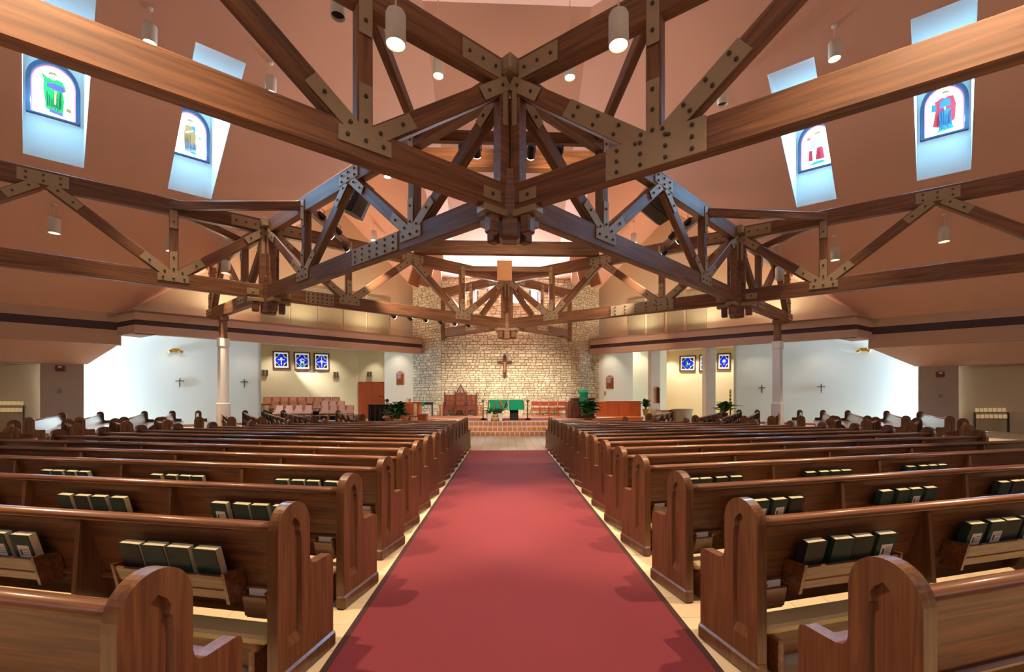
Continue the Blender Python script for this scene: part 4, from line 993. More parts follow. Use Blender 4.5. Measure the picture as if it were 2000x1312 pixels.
# three-seat carved chair
def throne():
    Y = 25.05; xs = [onY(p, 800, Y).x for p in (867.2, 887.7, 909.5, 930.5)]
    t = thing('sedilia', 'carved dark wood triple chair with pointed centre gable', 'chair', ((xs[0] + xs[3]) / 2, Y, PZ))
    for i in range(3):
        a, b = xs[i], xs[i + 1]; zt_ = PZ + (1.22 if i != 1 else 1.32); c = (a + b) / 2
        ob('back_panel', cbox(a + .03, b - .03, Y + .26, Y + .32, PZ + .5, zt_, .008), 'carved', t)
        for r_ in range(2):
            for k in range(2): ob('carved_panel', cbox(a + .07 + k * (b - a - .12) / 2, a + .03 + (k + 1) * (b - a - .1) / 2, Y + .245, Y + .262, PZ + .6 + r_ * .3, PZ + .84 + r_ * .3, .01), 'carved_light', t)
        ob('seat', cbox(a + .02, b - .02, Y - .22, Y + .28, PZ + .46, PZ + .52, .012), 'carved', t)
        # arched front apron
        bm = bmesh.new(); hw = (b - a) / 2 - .03; out = [(-hw, 0), (-hw, .46), (hw, .46), (hw, 0)]; inn = [(hw - .08, 0)] + [((hw - .08) * math.cos(k * math.pi / 8), .12 + .22 * math.sin(k * math.pi / 8)) for k in range(9)] + [(-hw + .08, 0)]
        prism(bm, out + inn, 0, .04, XZ); bmesh.ops.recalc_face_normals(bm, faces=bm.faces[:])
        ob('arched_apron', bm, 'carved', t, T(c, Y - .18, PZ))
    for i, x in enumerate(xs):
        h = 1.38 if i in (1, 2) else 1.32
        bm = bmesh.new(); box(bm, x - .03, x + .03, Y + .22, Y + .34, PZ, PZ + h); lathe(bm, [(.04, PZ + h), (.02, PZ + h + .05), (.002, PZ + h + .14)], 8, T(x, Y + .28, 0)); ob('upright', bm, 'carved', t)
        ob('armrest', cbox(x - .03, x + .03, Y - .2, Y + .26, PZ + .72, PZ + .77, .015), 'carved', t)
        bm = bmesh.new(); lathe(bm, [(.03, PZ), (.03, PZ + .5), (.02, PZ + .58), (.035, PZ + .65), (.02, PZ + .74)], 8, T(x, Y - .18, 0)); ob('arm_post', bm, 'carved', t)
    c = (xs[1] + xs[2]) / 2; hw = (xs[2] - xs[1]) / 2
    for s in (-1, 1):
        bm = bmesh.new(); prism(bm, [(s * hw, 0), (s * (hw - .09), 0), (0, .47), (0, .58)][::s], 0, .06, XZ); bmesh.ops.recalc_face_normals(bm, faces=bm.faces[:]); ob('gable_rafter', bm, 'carved', t, T(c, Y + .31, PZ + 1.26))
    bm = bmesh.new(); box(bm, -.012, .012, -.02, .02, 0, .42); box(bm, -.14, .14, -.02, .02, .13, .155)
    for s in (-1, 1): prism(bm, [(s * .02, .0), (s * .05, .0), (s * .2, .12), (s * .17, .13)][::s], -.02, .02, XZ)
    bmesh.ops.recalc_face_normals(bm, faces=bm.faces[:]); ob('tracery', bm, 'carved', t, T(c, Y + .28, PZ + 1.3))
    for px0, px1, nm in ((858.5, 866, 'left'), (932.5, 941.5, 'right')):
        a, b = onY(px0, 800, Y).x, onY(px1, 800, Y).x
        s_ = thing('side_table', 'small open wooden side table at the %s of the carved triple chair' % nm, 'side table', ((a + b) / 2, Y, PZ))
        ob('top', cbox(a - .02, b + .02, Y - .16, Y + .16, PZ + .58, PZ + .62, .008), 'oak', s_)
        for xx in (a + .02, b - .02):
            for yy in (Y - .12, Y + .12): ob('leg', cbox(xx - .02, xx + .02, yy - .02, yy + .02, PZ, PZ + .58, .004), 'oak', s_)
        ob('shelf', cbox(a, b, Y - .13, Y + .13, PZ + .08, PZ + .11, .004), 'oak', s_)
throne()
for k in range(4):
    Y = 24.6; x0 = onY(1038 + k * 17.3, 800, Y).x; x1 = onY(1038 + (k + 1) * 17.3 - .6, 800, Y).x; c = (x0 + x1) / 2; hw = (x1 - x0) / 2
    t = thing('side_chair', 'wooden chair with red back pad by the stone wall, %s from the left' % ORD[k], 'chair', (c, Y, PZ), 0, 'four chairs against the stone wall')
    for sx in (-1, 1):
        ob('leg', cbox(c + sx * hw - .02 - .02 * sx, c + sx * hw + .02 - .02 * sx, Y - .2, Y - .16, PZ, PZ + .43, .004), 'oak', t)
        ob('back_post', cbox(c + sx * hw - .02 - .02 * sx, c + sx * hw + .02 - .02 * sx, Y + .2, Y + .24, PZ, PZ + .84, .004), 'oak', t)
    ob('seat', cbox(c - hw + .01, c + hw - .01, Y - .22, Y + .22, PZ + .4, PZ + .46, .015), 'upholstery_red', t)
    ob('back_pad', cbox(c - hw + .03, c + hw - .03, Y + .19, Y + .235, PZ + .58, PZ + .83, .012), 'upholstery_red', t)
    ob('rail', cbox(c - hw, c + hw, Y - .2, Y - .17, PZ + .34, PZ + .4, .004), 'oak', t)
def ambo():
    Y = 21.6; a, b = onY(1117, 800, Y).x, onY(1163, 800, Y).x; zt_ = onY(1140, 777, Y).z
    t = thing('ambo', 'carved dark wood pulpit with panelled front right of the altar', 'pulpit', ((a + b) / 2, Y, PZ)); c = (a + b) / 2
    ob('body', cbox(a + .04, b - .04, Y, Y + .7, PZ, zt_ - .05, .01), 'carved', t)
    ob('cornice', cbox(a - .02, b + .02, Y - .05, Y + .74, zt_ - .07, zt_, .02), 'carved', t)
    ob('base', cbox(a - .01, b + .01, Y - .03, Y + .72, PZ, PZ + .1, .01), 'carved', t)
    n = 3; wdt = (b - a - .12) / n
    for k in range(n):
        x = a + .06 + wdt * (k + .5); bm = bmesh.new(); pts = arch_pts(wdt * .7, .72, .5)
        prism(bm, pts, 0, .03, XZ); bmesh.ops.recalc_face_normals(bm, faces=bm.faces[:]); ob('arched_panel', bm, 'oak' if k == 1 else 'carved', t, T(x, Y + .005, PZ + .18))
        ob('pilaster', cbox(a + .04 + wdt * k, a + .08 + wdt * k, Y - .025, Y + .01, PZ + .1, zt_ - .07, .008), 'carved', t)
    g = thing('lectern_stand', 'dark book rest rising from the pulpit with thin microphone', 'book rest', (c, Y + .35, zt_))
    lc = onY(1140, 770, Y).x
    ob('rest', cbox(-.23, .23, -.16, .16, 0, .04, .008), 'black', g, T(lc, Y + .2, zt_ + .3) @ RX(R(28)))
    bm = bmesh.new(); cyl(bm, (lc, Y + .3, zt_ - .02), (lc, Y + .25, zt_ + .3), .04); ob('column', bm, 'dark_metal', g)
    mx_ = onY(1127, 765, Y).x; bm = bmesh.new(); tube(bm, [(mx_ - .06, Y + .3, zt_ - .01), (mx_ - .08, Y + .3, zt_ + .2), (mx_, Y + .2, zt_ + .38), (mx_ + .1, Y + .15, zt_ + .42)], .008); ob('microphone', bm, 'black', g)
    hx0, hx1 = onY(1132, 770, Y - .1).x, onY(1148, 770, Y - .1).x; z0, z1 = onY(1140, 793, Y - .1).z, onY(1140, 765, Y - .1).z
    cl = thing('pulpit_hanging', 'green hanging with gold emblem over the pulpit front', 'cloth', ((hx0 + hx1) / 2, Y - .1, z0))
    bm = bmesh.new(); box(bm, hx0, hx1, Y - .1, Y - .085, z0, z1 - .03); vs = box(bm, hx0, hx1, Y - .1, Y + .32, z1 - .03, z1 - .015)
    for v in vs:
        if v.co.y > Y: v.co.z += .14
    ob('panel', bm, 'green_cloth', cl); m_ = T((hx0 + hx1) / 2, Y - .1, (z0 + z1) / 2)
    for pts, mm in (([(-.05, -.1), (.03, -.1), (.05, .15), (.02, .15), (.01, -.02)], 'gold'), ([(.03, -.1), (.07, -.1), (.03, .0)], 'red_trim'), ([(-.12, .04), (.12, .03), (.12, .045), (-.12, .055)], 'gold')):
        bm = bmesh.new(); prism(bm, pts, .001, .006, XZ); bmesh.ops.recalc_face_normals(bm, faces=bm.faces[:]); ob('emblem', bm, mm, cl, m_)
    # stepped side screen
    sx0, sx1 = onY(1109.5, 800, Y).x, onY(1116.3, 800, Y).x
    s_ = thing('pulpit_rail', 'narrow dark wood stair rail at the left of the pulpit', 'rail', (sx0, Y, PZ))
    bm = bmesh.new(); prism(bm, [(sx0, Y - .1), (sx0 + .06, Y - .1), (sx0 + .06, Y + .9), (sx0, Y + .9)], PZ, PZ + .82); ob('panel', bm, 'carved', s_)
    ob('post', cbox(sx1 - .09, sx1, Y - .12, Y - .03, PZ, PZ + .95, .012), 'carved', s_); ob('post', cbox(sx0, sx0 + .07, Y - .12, Y - .04, PZ, PZ + .88, .012), 'carved', s_)
ambo()
Y = 20.4; c = onY(1148, 810, Y)
plant('potted_fern', 'large dark green bushy plant in front of the pulpit', (c.x, Y - .1, .35), .6, .95, 130, 'leaf_dark', 'terracotta', 1.0, .24, None, True, .2, .22)
ps = thing('plant_stand', 'low wooden stand under the bushy plant by the pulpit', 'plant stand', (c.x, Y - .1, 0)); ob('top', cbox(-.2, .2, -.2, .2, .31, .35, .01), 'oak', ps, W[ps])
for sx in (-.16, .16):
    for sy in (-.16, .16): ob('leg', cbox(sx - .02, sx + .02, sy - .02, sy + .02, 0, .31, .004), 'oak', ps, W[ps])
# crucifix
def crucifix():
    Y = SY - .12; f = lambda x, y: onY(x, y, Y); top, bot = f(987, 692).z, f(987, 737.5).z; x = f(986, 710).x; zc = f(986, 707.5).z
    t = thing('crucifix', 'large dark wood crucifix on the stone wall above the altar', 'crucifix', (x, Y, bot))
    ob('upright', cbox(x - .1, x + .1, Y - .03, Y + .03, bot + .1, top - .14, .012), 'bronze_wood', t)
    hw = (f(1001.5, 707).x - f(970.5, 707).x) / 2
    ob('crossbar', cbox(x - hw + .16, x + hw - .16, Y - .028, Y + .028, zc - .1, zc + .1, .012), 'bronze_wood', t)
    for cx, cz, a in ((x, top - .14, 0), (x, bot + .1, math.pi), (x - hw + .16, zc, math.pi / 2), (x + hw - .16, zc, -math.pi / 2)):
        bm = bmesh.new(); prism(bm, [(-.06, 0), (-.12, .05), (-.05, .08), (0, .17), (.05, .08), (.12, .05), (.06, 0)][::-1], -.025, .025, XZ); bmesh.ops.recalc_face_normals(bm, faces=bm.faces[:])
        ob('finial', bm, 'bronze_wood', t, T(cx, Y, cz) @ RY(-a))
    # the carved figure: one skinned body
    me = bpy.data.meshes.new('corpus'); P = [(0, .0, 0), (0, .0, .26), (0, -.01, .32), (0, -.03, .42), (-.13, 0, .31), (-.25, 0, .36), (-.38, .02, .42), (.13, 0, .31), (.25, 0, .36), (.38, .02, .42), (-.05, -.06, -.2), (-.02, .0, -.44), (.05, -.06, -.2), (.02, .0, -.44)]
    Ed = [(0, 1), (1, 2), (2, 3), (1, 4), (4, 5), (5, 6), (1, 7), (7, 8), (8, 9), (0, 10), (10, 11), (0, 12), (12, 13)]
    me.from_pydata([(a * .82, b, c_ * .8) for a, b, c_ in P], Ed, []); o = bpy.data.objects.new('carved_figure', me); link(o, t, T(x, Y - .09, zc - .26))
    me.materials.append(MATS['corpus']); md = o.modifiers.new('skin', 'SKIN'); sk = me.skin_vertices[0].data
    for i, r_ in enumerate((.075, .085, .035, .06, .045, .032, .025, .045, .032, .025, .042, .028, .042, .028)): sk[i].radius = (r_ * .72, r_ * .6)
    sk[0].use_root = True; o.modifiers.new('sub', 'SUBSURF').levels = 1
crucifix()

# ------------------------------------------------------------------ left: doors, choir, piano, organ
Yd = dY - .02
def double_door():
    a, b = onY(700.5, 780, Yd).x, onY(753.5, 780, Yd).x; zt_ = onY(727, 745.5, Yd).z; mid = (a + b) / 2
    t = struct(empty('door_1', (mid, Yd, 0)), 'reddish wood double door beside the choir')
    for p, q, s in ((a + .05, mid - .004, 1), (mid + .004, b - .05, -1)):
        lf = ob('leaf', cbox(p, q, Yd - .06, Yd - .01, 0, zt_ - .05, .006), 'wood_red', t)
        kx = (mid - s * .09) if s == 1 else mid + .09
        bm = bmesh.new(); cyl(bm, (onY(712, 789, Yd).x if s == 1 else kx, Yd - .06, 1.08), (onY(712, 789, Yd).x if s == 1 else kx, Yd - .11, 1.08), .03, 10); ob('handle', bm, 'brass', lf)
    bm = bmesh.new(); box(bm, a, a + .05, Yd - .08, Yd, 0, zt_); box(bm, b - .05, b, Yd - .08, Yd, 0, zt_); box(bm, a, b, Yd - .08, Yd, zt_ - .05, zt_); ob('door_frame', bm, 'oak', t)
double_door()
# risers and upholstered chairs
CH = {}
def chair_parts():
    CH['seat'] = mesh('seat', cbox(-.25, .25, -.26, .22, .41, .49, .02, None, 2), 'upholstery')
    bm = bmesh.new(); n = 6; pts = [(-.25, .0)] + [(.25, .0)] + [(.25 - .5 * k / n, .40 + .025 * math.sin(math.pi * k / n)) for k in range(n + 1)]
    prism(bm, pts, -.025, .025, XZ); bmesh.ops.recalc_face_normals(bm, faces=bm.faces[:]); CH['backrest'] = mesh('backrest', bm, 'upholstery')
    for nm, x in (('a', -.22), ('b', .22)):
        CH['leg_f' + nm] = mesh('leg', cbox(x - .018, x + .018, -.22, -.185, 0, .42, .004), 'oak'); CH['leg_r' + nm] = mesh('leg', cbox(x - .018, x + .018, .19, .225, 0, .86, .004), 'oak')
    CH['rail'] = mesh('seat_rail', cbox(-.22, .22, -.215, -.19, .35, .41, .003), 'oak')
chair_parts()
def choir_chair(p, z, rz, label):
    t = thing('choir_chair', label, 'chair', (p.x, p.y, z), rz, 'choir chairs')
    for k, me in CH.items():
        nm = 'leg' if k.startswith('leg') else me.name.split('.')[0]
        child(nm, me, t, T(0, .2, .47) @ RX(R(-8)) if k == 'backrest' else Matrix.Identity(4))
RIS = thing('choir_riser', 'stepped black choir riser with white edges', 'riser', (cw.x, cw.y, 0))
rows = [('back', .72, 1.0, [(513 + 16.7 * k + 8, k) for k in range(9)]), ('middle', .46, 2.25, [(526.5 + 18.1 * k + 9, k) for k in range(4)] + [(609 + 15.8 * k + 8, k + 4) for k in range(4)]), ('front', .2, 3.55, [(534 + 19 * k + 9.5, k) for k in range(4)] + [(625.5 + 16.3 * k + 8, k + 4) for k in range(4)])]
rzc = math.atan2(Uv.y, Uv.x)
rzc2 = rzc * .35                           # the rows stand a little squarer to the nave than the wall
Ud = Vector((math.cos(rzc2), math.sin(rzc2))); Nd = Vector((-Ud.y, Ud.x))
base_c = Vector((on_choir(590, 750).x, on_choir(590, 750).y))
for nm, z, off, lst in rows:
    o = base_c - Nd * (off + .75)
    for px, k in lst:
        p = onpl(px, 780, (o.x, o.y, 0), (Nd.x, Nd.y, 0))
        choir_chair(p, z, rzc2, 'pink upholstered choir chair, %s row, %s from the left' % (nm, ORD[k]))
    a, b = onpl(513, 780, (o.x, o.y, 0), (Nd.x, Nd.y, 0)), onpl(700 if nm != 'back' else 680, 780, (o.x, o.y, 0), (Nd.x, Nd.y, 0))
    a, b = Vector(a[:2]), Vector(b[:2]); f = Nd * -.62; k_ = Nd * .7
    bm = bmesh.new(); prism(bm, [a + f, b + f, b + k_, a + k_], 0, z - .006); bmesh.ops.recalc_face_normals(bm, faces=bm.faces[:]); ob('step', bm, 'riser_black', RIS)
    bm = bmesh.new(); prism(bm, [a + f * 1.03, b + f * 1.03, b + f * .9, a + f * .9], z - .05, z - .003); bmesh.ops.recalc_face_normals(bm, faces=bm.faces[:]); ob('edge_strip', bm, 'riser_edge', RIS)
def wallbox(px, py, f, xdir, label):
    p = f(px, py); M = loc_frame(p, xdir)
    t = tag(empty('wall_speaker'), label, 'speaker', 'small wall speakers by the choir'); t.matrix_basis = M; W[t] = M
    bm = cbox(-.17, .17, -.2, 0, -.2, .2, .015); ob('case', bm, 'panel_edge', t, M)
    for s in (-1, 1): ob('grille', cbox(s * .085 - .06, s * .085 + .06, -.215, -.195, -.17, .17, .005), 'speaker_dark', t, M)
ux = (Uv.x, Uv.y, 0)
wallbox(517, 728, on_choir, ux, 'small tan wall speaker left of the square windows'); wallbox(655, 731.5, on_choir, ux, 'small tan wall speaker right of the square windows'); wallbox(723, 730.5, lambda x, y: onY(x, y, dY), (1, 0, 0), 'small tan wall speaker above the double door')
def hymn_board(px0, px1, py0, py1, nm):
    Y = hY; f = lambda x, y: onY(x, y, Y); a, b, z0, z1 = f(px0, 740).x, f(px1, 740).x, f(px0, py1).z, f(px0, py0).z; c = (a + b) / 2; hw = (b - a) / 2; h = z1 - z0
    t = thing('hymn_board', 'wooden hymn board with number cards %s of the stone wall' % nm, 'hymn board', (c, Y, z0)); M = T(c, Y, z0)
    shape('board', [(-hw, 0), (hw, 0), (hw, h * .86), (hw * .45, h * .97), (0, h), (-hw * .45, h * .97), (-hw, h * .86)], 0, .04, 'oak', t, M)
    for k in range(6):
        z = h * (.08 + .12 * k); shape('slat', [(-hw + .03, z), (hw - .03, z), (hw - .03, z + .02), (-hw + .03, z + .02)], .04, .06, 'carved', t, M)
    for k in range(4):
        for q in range(3 if k < 3 else 5):
            x = -hw + .06 + q * .075; z = h * (.44 + .12 * k) + .02
            cd = shape('number_card', [(x, z), (x + .055, z), (x + .055, z + .07), (x, z + .07)], .04, .052, 'paper_white', t, M)
            shape('numeral', [(x + .02, z + .015), (x + .034, z + .015), (x + .034, z + .055), (x + .02, z + .055)], .052, .054, 'ink', cd, M)
hymn_board(774.5, 788.5, 724.5, 751.5, 'left'); hymn_board(1184, 1198.3, 733, 759, 'right')
def piano():
    Y = 22.6; a, b = onY(719, 800, Y).x, onY(765, 800, Y).x; zt_ = onY(740, 791, Y).z
    t = thing('upright_piano', 'black upright piano seen from behind, left of the altar', 'piano', ((a + b) / 2, Y, 0))
    ob('case', cbox(a, b, Y, Y + .38, .08, zt_, .015), 'black_gloss', t); ob('lid', cbox(a - .03, b + .03, Y - .03, Y + .42, zt_, zt_ + .035, .01), 'black_gloss', t)
    ob('key_bed', cbox(a, b, Y + .38, Y + .68, .62, .76, .01), 'black_gloss', t); ob('keys', cbox(a + .05, b - .05, Y + .5, Y + .66, .76, .78, 0), 'paper_white', t)
    for k in range(5): x = a + (b - a) * (k + .5) / 5; ob('back_post', cbox(x - .035, x + .035, Y - .035, Y + .005, .1, zt_ - .04, .008), 'black', t)
    for x in (a + .06, b - .06): ob('leg', cbox(x - .03, x + .03, Y + .6, Y + .66, 0, .62, .006), 'black_gloss', t); ob('foot', cbox(x - .04, x + .04, Y - .02, Y + .68, 0, .08, .006), 'black_gloss', t)
    mx_ = onY(745, 790, Y).x
    m_ = thing('microphone_stand', 'black boom microphone stand behind the piano', 'microphone stand', (mx_, Y + .6, 0))
    bm = bmesh.new(); tube(bm, [(mx_ - .06, Y + .8, 0.02), (mx_ - .06, Y + .8, 1.42)], .012); ob('pole', bm, 'black', m_)
    bm = bmesh.new(); tube(bm, [(mx_ - .06, Y + .8, 1.42), (mx_ - .1, Y + .72, 1.58), (mx_ - .22, Y + .62, 1.62)], .012); lathe(bm, [(.02, 0), (.03, .06), (.02, .11)], 8, T(mx_ - .22, Y + .62, 1.6) @ RY(R(-80))); ob('boom', bm, 'black', m_)
    bm = bmesh.new(); lathe(bm, [(.16, 0), (.16, .02), (.03, .04)], 14, T(mx_ - .06, Y + .8, 0)); ob('base', bm, 'black', m_)
    return Y, zt_
pY, pZ = piano()
def pianist():
    x = onY(757, 785, pY + .95).x; Y = pY + .98; hz = onY(758, 783, Y).z
    t = thing('person', 'person with dark hair in dark jacket and white collar bent over the piano', 'person', (x, Y, 0)); M = T(x, Y, 0)
    P = [(0, 0, .52), (0, .0, .8), (-.04, -.08, 1.1), (-.03, -.13, 1.2), (0.02, -.2, hz), (-.22, -.06, 1.06), (-.3, -.12, .84), (-.2, -.36, .82), (.15, -.06, 1.06), (.24, -.12, .84), (.16, -.36, .82), (-.12, -.3, .55), (-.12, -.36, .1), (-.12, -.5, .05), (.12, -.3, .55), (.12, -.36, .1), (.12, -.5, .05)]
    Ed = [(0, 1), (1, 2), (2, 3), (2, 5), (5, 6), (6, 7), (2, 8), (8, 9), (9, 10), (0, 11), (11, 12), (12, 13), (0, 14), (14, 15), (15, 16)]
    Rr = [.15, .14, .15, .06, .06, .075, .055, .04, .075, .055, .04, .09, .055, .045, .09, .055, .045]
    me = bpy.data.meshes.new('body'); idx = [i for i in range(17) if i != 4]; mp = {i: k for k, i in enumerate(idx)}
    me.from_pydata([P[i] for i in idx], [(mp[a], mp[b]) for a, b in Ed], []); me.materials.append(MATS['suit'])
    o = bpy.data.objects.new('body', me); link(o, t, M); o.modifiers.new('skin', 'SKIN'); sk = me.skin_vertices[0].data
    for k, i in enumerate(idx): sk[k].radius = (Rr[i], Rr[i] * .85)
    sk[0].use_root = True; o.modifiers.new('sub', 'SUBSURF').levels = 1
    bm = bmesh.new(); bmesh.ops.create_uvsphere(bm, u_segments=16, v_segments=12, radius=.105)
    for v in bm.verts:
        v.co.z *= 1.22; v.co.x *= .86
        if v.co.y < -.07 and abs(v.co.x) < .025 and -.04 < v.co.z < .02: v.co.y -= .025
    hd = ob('head', bm, 'skin', t, M @ T(.02, -.18, hz) @ RX(R(58)), True)
    bm = bmesh.new(); bmesh.ops.create_uvsphere(bm, u_segments=16, v_segments=12, radius=.112)
    for v in bm.verts:
        v.co.z = v.co.z * 1.22 + .012; v.co.x *= .9
        if v.co.y < -.03 and v.co.z < .06: v.co.y = -.03
    ob('hair', bm, 'hair', t, M @ T(.02, -.17, hz) @ RX(R(58)), True)
    bm = bmesh.new(); lathe(bm, [(.085, 0), (.07, .06), (.06, .09)], 12, T(-.0, -.11, 1.14) @ RX(R(25))); ob('collar', bm, 'white_cloth', t, M)
    for s in (-1, 1):
        bm = bmesh.new(); box(bm, -.035, .035, -.09, 0, -.012, .012)
        for f_ in range(4): box(bm, -.034 + f_ * .018, -.02 + f_ * .018, -.15 + (.012 if f_ in (0, 3) else 0), -.088, -.018, .002)
        box(bm, s * -.05 - .008, s * -.05 + .008, -.1, -.04, -.014, .004)
        ob('hand', bm, 'skin', t, M @ T(-.2 if s < 0 else .16, -.38, .82))
    st = thing('piano_bench', 'black bench under the piano player', 'bench', (x, Y + .05, 0)); ob('seat', cbox(-.35, .35, -.17, .17, .33, .38, .012), 'black', st, W[st])
    for sx in (-.3, .3):
        for sy in (-.13, .13): ob('leg', cbox(sx - .02, sx + .02, sy - .02, sy + .02, 0, .33, .004), 'black', st, W[st])
pianist()
def organ():
    Y = 23.2; a, b = onY(766.5, 795, Y).x, onY(818.5, 795, Y).x; zt_ = onY(790, 784.5, Y).z; m_ = onY(787, 795, Y).x
    t = thing('organ_console', 'light wood organ console with panelled back', 'organ', ((a + b) / 2, Y, 0))
    ob('case', cbox(a, b, Y + .1, Y + .8, .1, zt_ - .04, .01), 'oak', t); ob('top', cbox(a - .03, b + .03, Y + .02, Y + .84, zt_ - .04, zt_, .01), 'oak', t)
    ob('front_bay', cbox(m_, m_ + (b - m_) * .62, Y, Y + .12, .25, zt_ - .05, .01), 'oak', t)
    for p, q, yy in ((a + .06, m_ - .05, Y + .1), (m_ + .06, m_ + (b - m_) * .58, Y)):
        ob('panel', cbox(p, q, yy - .012, yy + .004, zt_ - .25, zt_ - .12, .006), 'wood_red', t); ob('panel', cbox(p, q, yy - .012, yy + .004, .35, zt_ - .32, .006), 'wood_red', t)
    ob('grille', cbox(b - .32, b - .14, Y + .085, Y + .102, .5, zt_ - .08, .004), 'paper', t)
    bm = bmesh.new(); prism(bm, [(m_ + .2, Y + .05), (b - .3, Y + .05), (b - .3, Y + .5), (m_ + .2, Y + .5)], 0, .26); ob('plinth', bm, 'carved', t)
    x = onY(795, 782, Y).x
    s = thing('sheet_music', 'loose sheet music leaning on top of the organ console', 'papers', (x, Y + .3, zt_)); ob('sheet', cbox(-.12, .0, -.01, .0, 0, .2, 0), 'paper_white', s, W[s] @ RX(R(-18)) @ RZ(.2)); ob('sheet', cbox(-.01, .15, -.01, .0, 0, .17, 0), 'plastic_grey', s, W[s] @ T(0, .05, 0) @ RX(R(-24)) @ RZ(-.3))
    bx = onY(810, 800, Y + .9).x
    bn = thing('organ_bench', 'bench with patterned cushion beside the organ console', 'bench', (bx + .15, Y - .2, 0)); ob('seat', cbox(-.25, .25, -.15, .15, .5, .58, .015), 'rug', bn, W[bn]); 
    for sx in (-.22, .22): ob('leg', cbox(sx - .02, sx + .02, -.13, .13, 0, .5, .006), 'carved', bn, W[bn])
    # credence table
    Yc = 24.5; a, b = onY(820.5, 795, Yc).x, onY(846, 795, Yc).x; z_ = onY(833, 785, Yc).z
    ct = thing('credence_table', 'dark narrow table against the stone wall by the organ', 'table', ((a + b) / 2, Yc, PZ)); ob('top', cbox(a, b, Yc - .2, Yc + .2, z_ - .05, z_, .008), 'lead', ct); ob('apron', cbox(a + .03, b - .03, Yc - .17, Yc + .17, z_ - .15, z_ - .05, .004), 'lead', ct)
    for x in (a + .05, b - .05):
        for yy in (Yc - .15, Yc + .15): ob('leg', cbox(x - .02, x + .02, yy - .02, yy + .02, PZ, z_ - .06, .004), 'lead', ct)
    w_ = onY(830.5, 795, Yc).x
    g = thing('credence_cloth', 'small green cloth over the end of the dark table', 'cloth', ((a + w_) / 2, Yc, z_)); bm = bmesh.new(); box(bm, a - .02, w_, Yc - .21, Yc + .21, z_ + .001, z_ + .012); box(bm, a - .02, w_, Yc - .222, Yc - .206, z_ - .22, z_ + .01); ob('drape', bm, 'green_cloth', g)
    # box in front
    Yb = 19.3; a, b = onY(814.5, 812, Yb).x, onY(834, 812, Yb).x
    bxt = thing('wooden_box', 'low orange wood box seat near the front pews on the left', 'box', ((a + b) / 2, Yb, 0)); zt2 = onY(824, 808.5, Yb).z
    ob('body', cbox(a + .02, b - .02, Yb, Yb + .35, 0, zt2 - .04, .008), 'oak', bxt); ob('lid', cbox(a, b, Yb - .02, Yb + .37, zt2 - .04, zt2, .008), 'oak', bxt)
organ()
c = onY(776, 812, 18.6)
plant('potted_fern', 'large green bushy plant before the organ console', (c.x, 18.7, .42), .62, .7, 120, 'leaf_dark', 'ceramic', 1.0, .19, None, True, .18, .2)
ps = thing('plant_stand', 'low wooden stand under the bushy plant by the organ', 'plant stand', (c.x, 18.7, 0)); ob('top', cbox(-.2, .2, -.2, .2, .38, .42, .01), 'oak', ps, W[ps])
for sx in (-.16, .16):
    for sy in (-.16, .16): ob('leg', cbox(sx - .02, sx + .02, sy - .02, sy + .02, 0, .38, .004), 'oak', ps, W[ps])
c = onY(753, 812, 18.1); s = thing('round_stool', 'small stool with pale round seat beside the bushy plant', 'stool', (c.x, 18.2, 0))
bm = bmesh.new(); lathe(bm, [(.15, .68), (.16, .7), (.16, .74), (.14, .76)], 16); ob('seat', bm, 'upholstery', s, W[s], True)
for k in range(3): a = k * 2.094 + .4; bm = bmesh.new(); cyl(bm, (.08 * math.cos(a), .08 * math.sin(a), .69), (.16 * math.cos(a), .16 * math.sin(a), 0), .015); ob('leg', bm, 'black', s, W[s])

# ------------------------------------------------------------------ right: panelling, font recess
def panelling():
    Y = 24.3; a, b, cxx = onY(1164, 800, Y).x, onY(1252, 800, Y).x, onY(1187, 800, Y).x; zt_ = onY(1200, 783, Y).z
    t = thing('wood_screen', 'orange wood panelled screen right of the pulpit', 'screen', ((a + b) / 2, Y, 0))
    edges = [a, cxx] + [cxx + (b - cxx) * k / 3 for k in (1, 2, 3)]
    for p, q in zip(edges, edges[1:]): ob('panel', cbox(p + .004, q - .004, Y, Y + .08, 0, zt_ - .04, .008), 'wood_orange', t)
    ob('cap', cbox(a - .01, b + .03, Y - .03, Y + .11, zt_ - .04, zt_, .01), 'oak', t)
    p = thing('wood_dais', 'low orange wood platform before the panelled screen', 'platform', ((a + b) / 2, Y - 1, 0))
    ob('deck', cbox(cxx - .6, b - .25, Y - 1.3, Y - .03, .42, .5, .01), 'wood_orange', p); ob('front', cbox(cxx - .55, b - .3, Y - 1.27, Y - 1.2, 0, .42, .005), 'wood_orange', p); ob('side', cbox(b - .35, b - .29, Y - 1.2, Y - .05, 0, .42, .005), 'wood_orange', p)
panelling()
def white_post(px0, px1, Y, label, z1=5.0):
    a, b = onY(px0, 750, Y).x, onY(px1, 750, Y).x
    t = thing('white_post', label, 'post', ((a + b) / 2, Y, 0)); ob('shaft', cbox(a, b, Y, Y + (b - a) * .9, 0, z1, .02), 'wall_ivory', t); ob('base', cbox(a - .03, b + .03, Y - .03, Y + (b - a) * .9 + .03, 0, .2, .01), 'wall_ivory', t); return a, b
Yp = 25.2
white_post(1271, 1290, Yp, 'square white post with a wooden arched niche', 4.98)
white_post(1379, 1398, 22.9, 'square white post before the square windows', 4.98)
a, b = onY(1280.7, 770, Yp).x, onY(1288, 770, Yp).x; z0, z1 = onY(1284, 787, Yp).z, onY(1284, 755.5, Yp).z; c = (a + b) / 2
t = thing('arched_plaque', 'narrow arched wooden plaque on the white post', 'plaque', (c, Yp, z0)); M = T(c, Yp, z0)
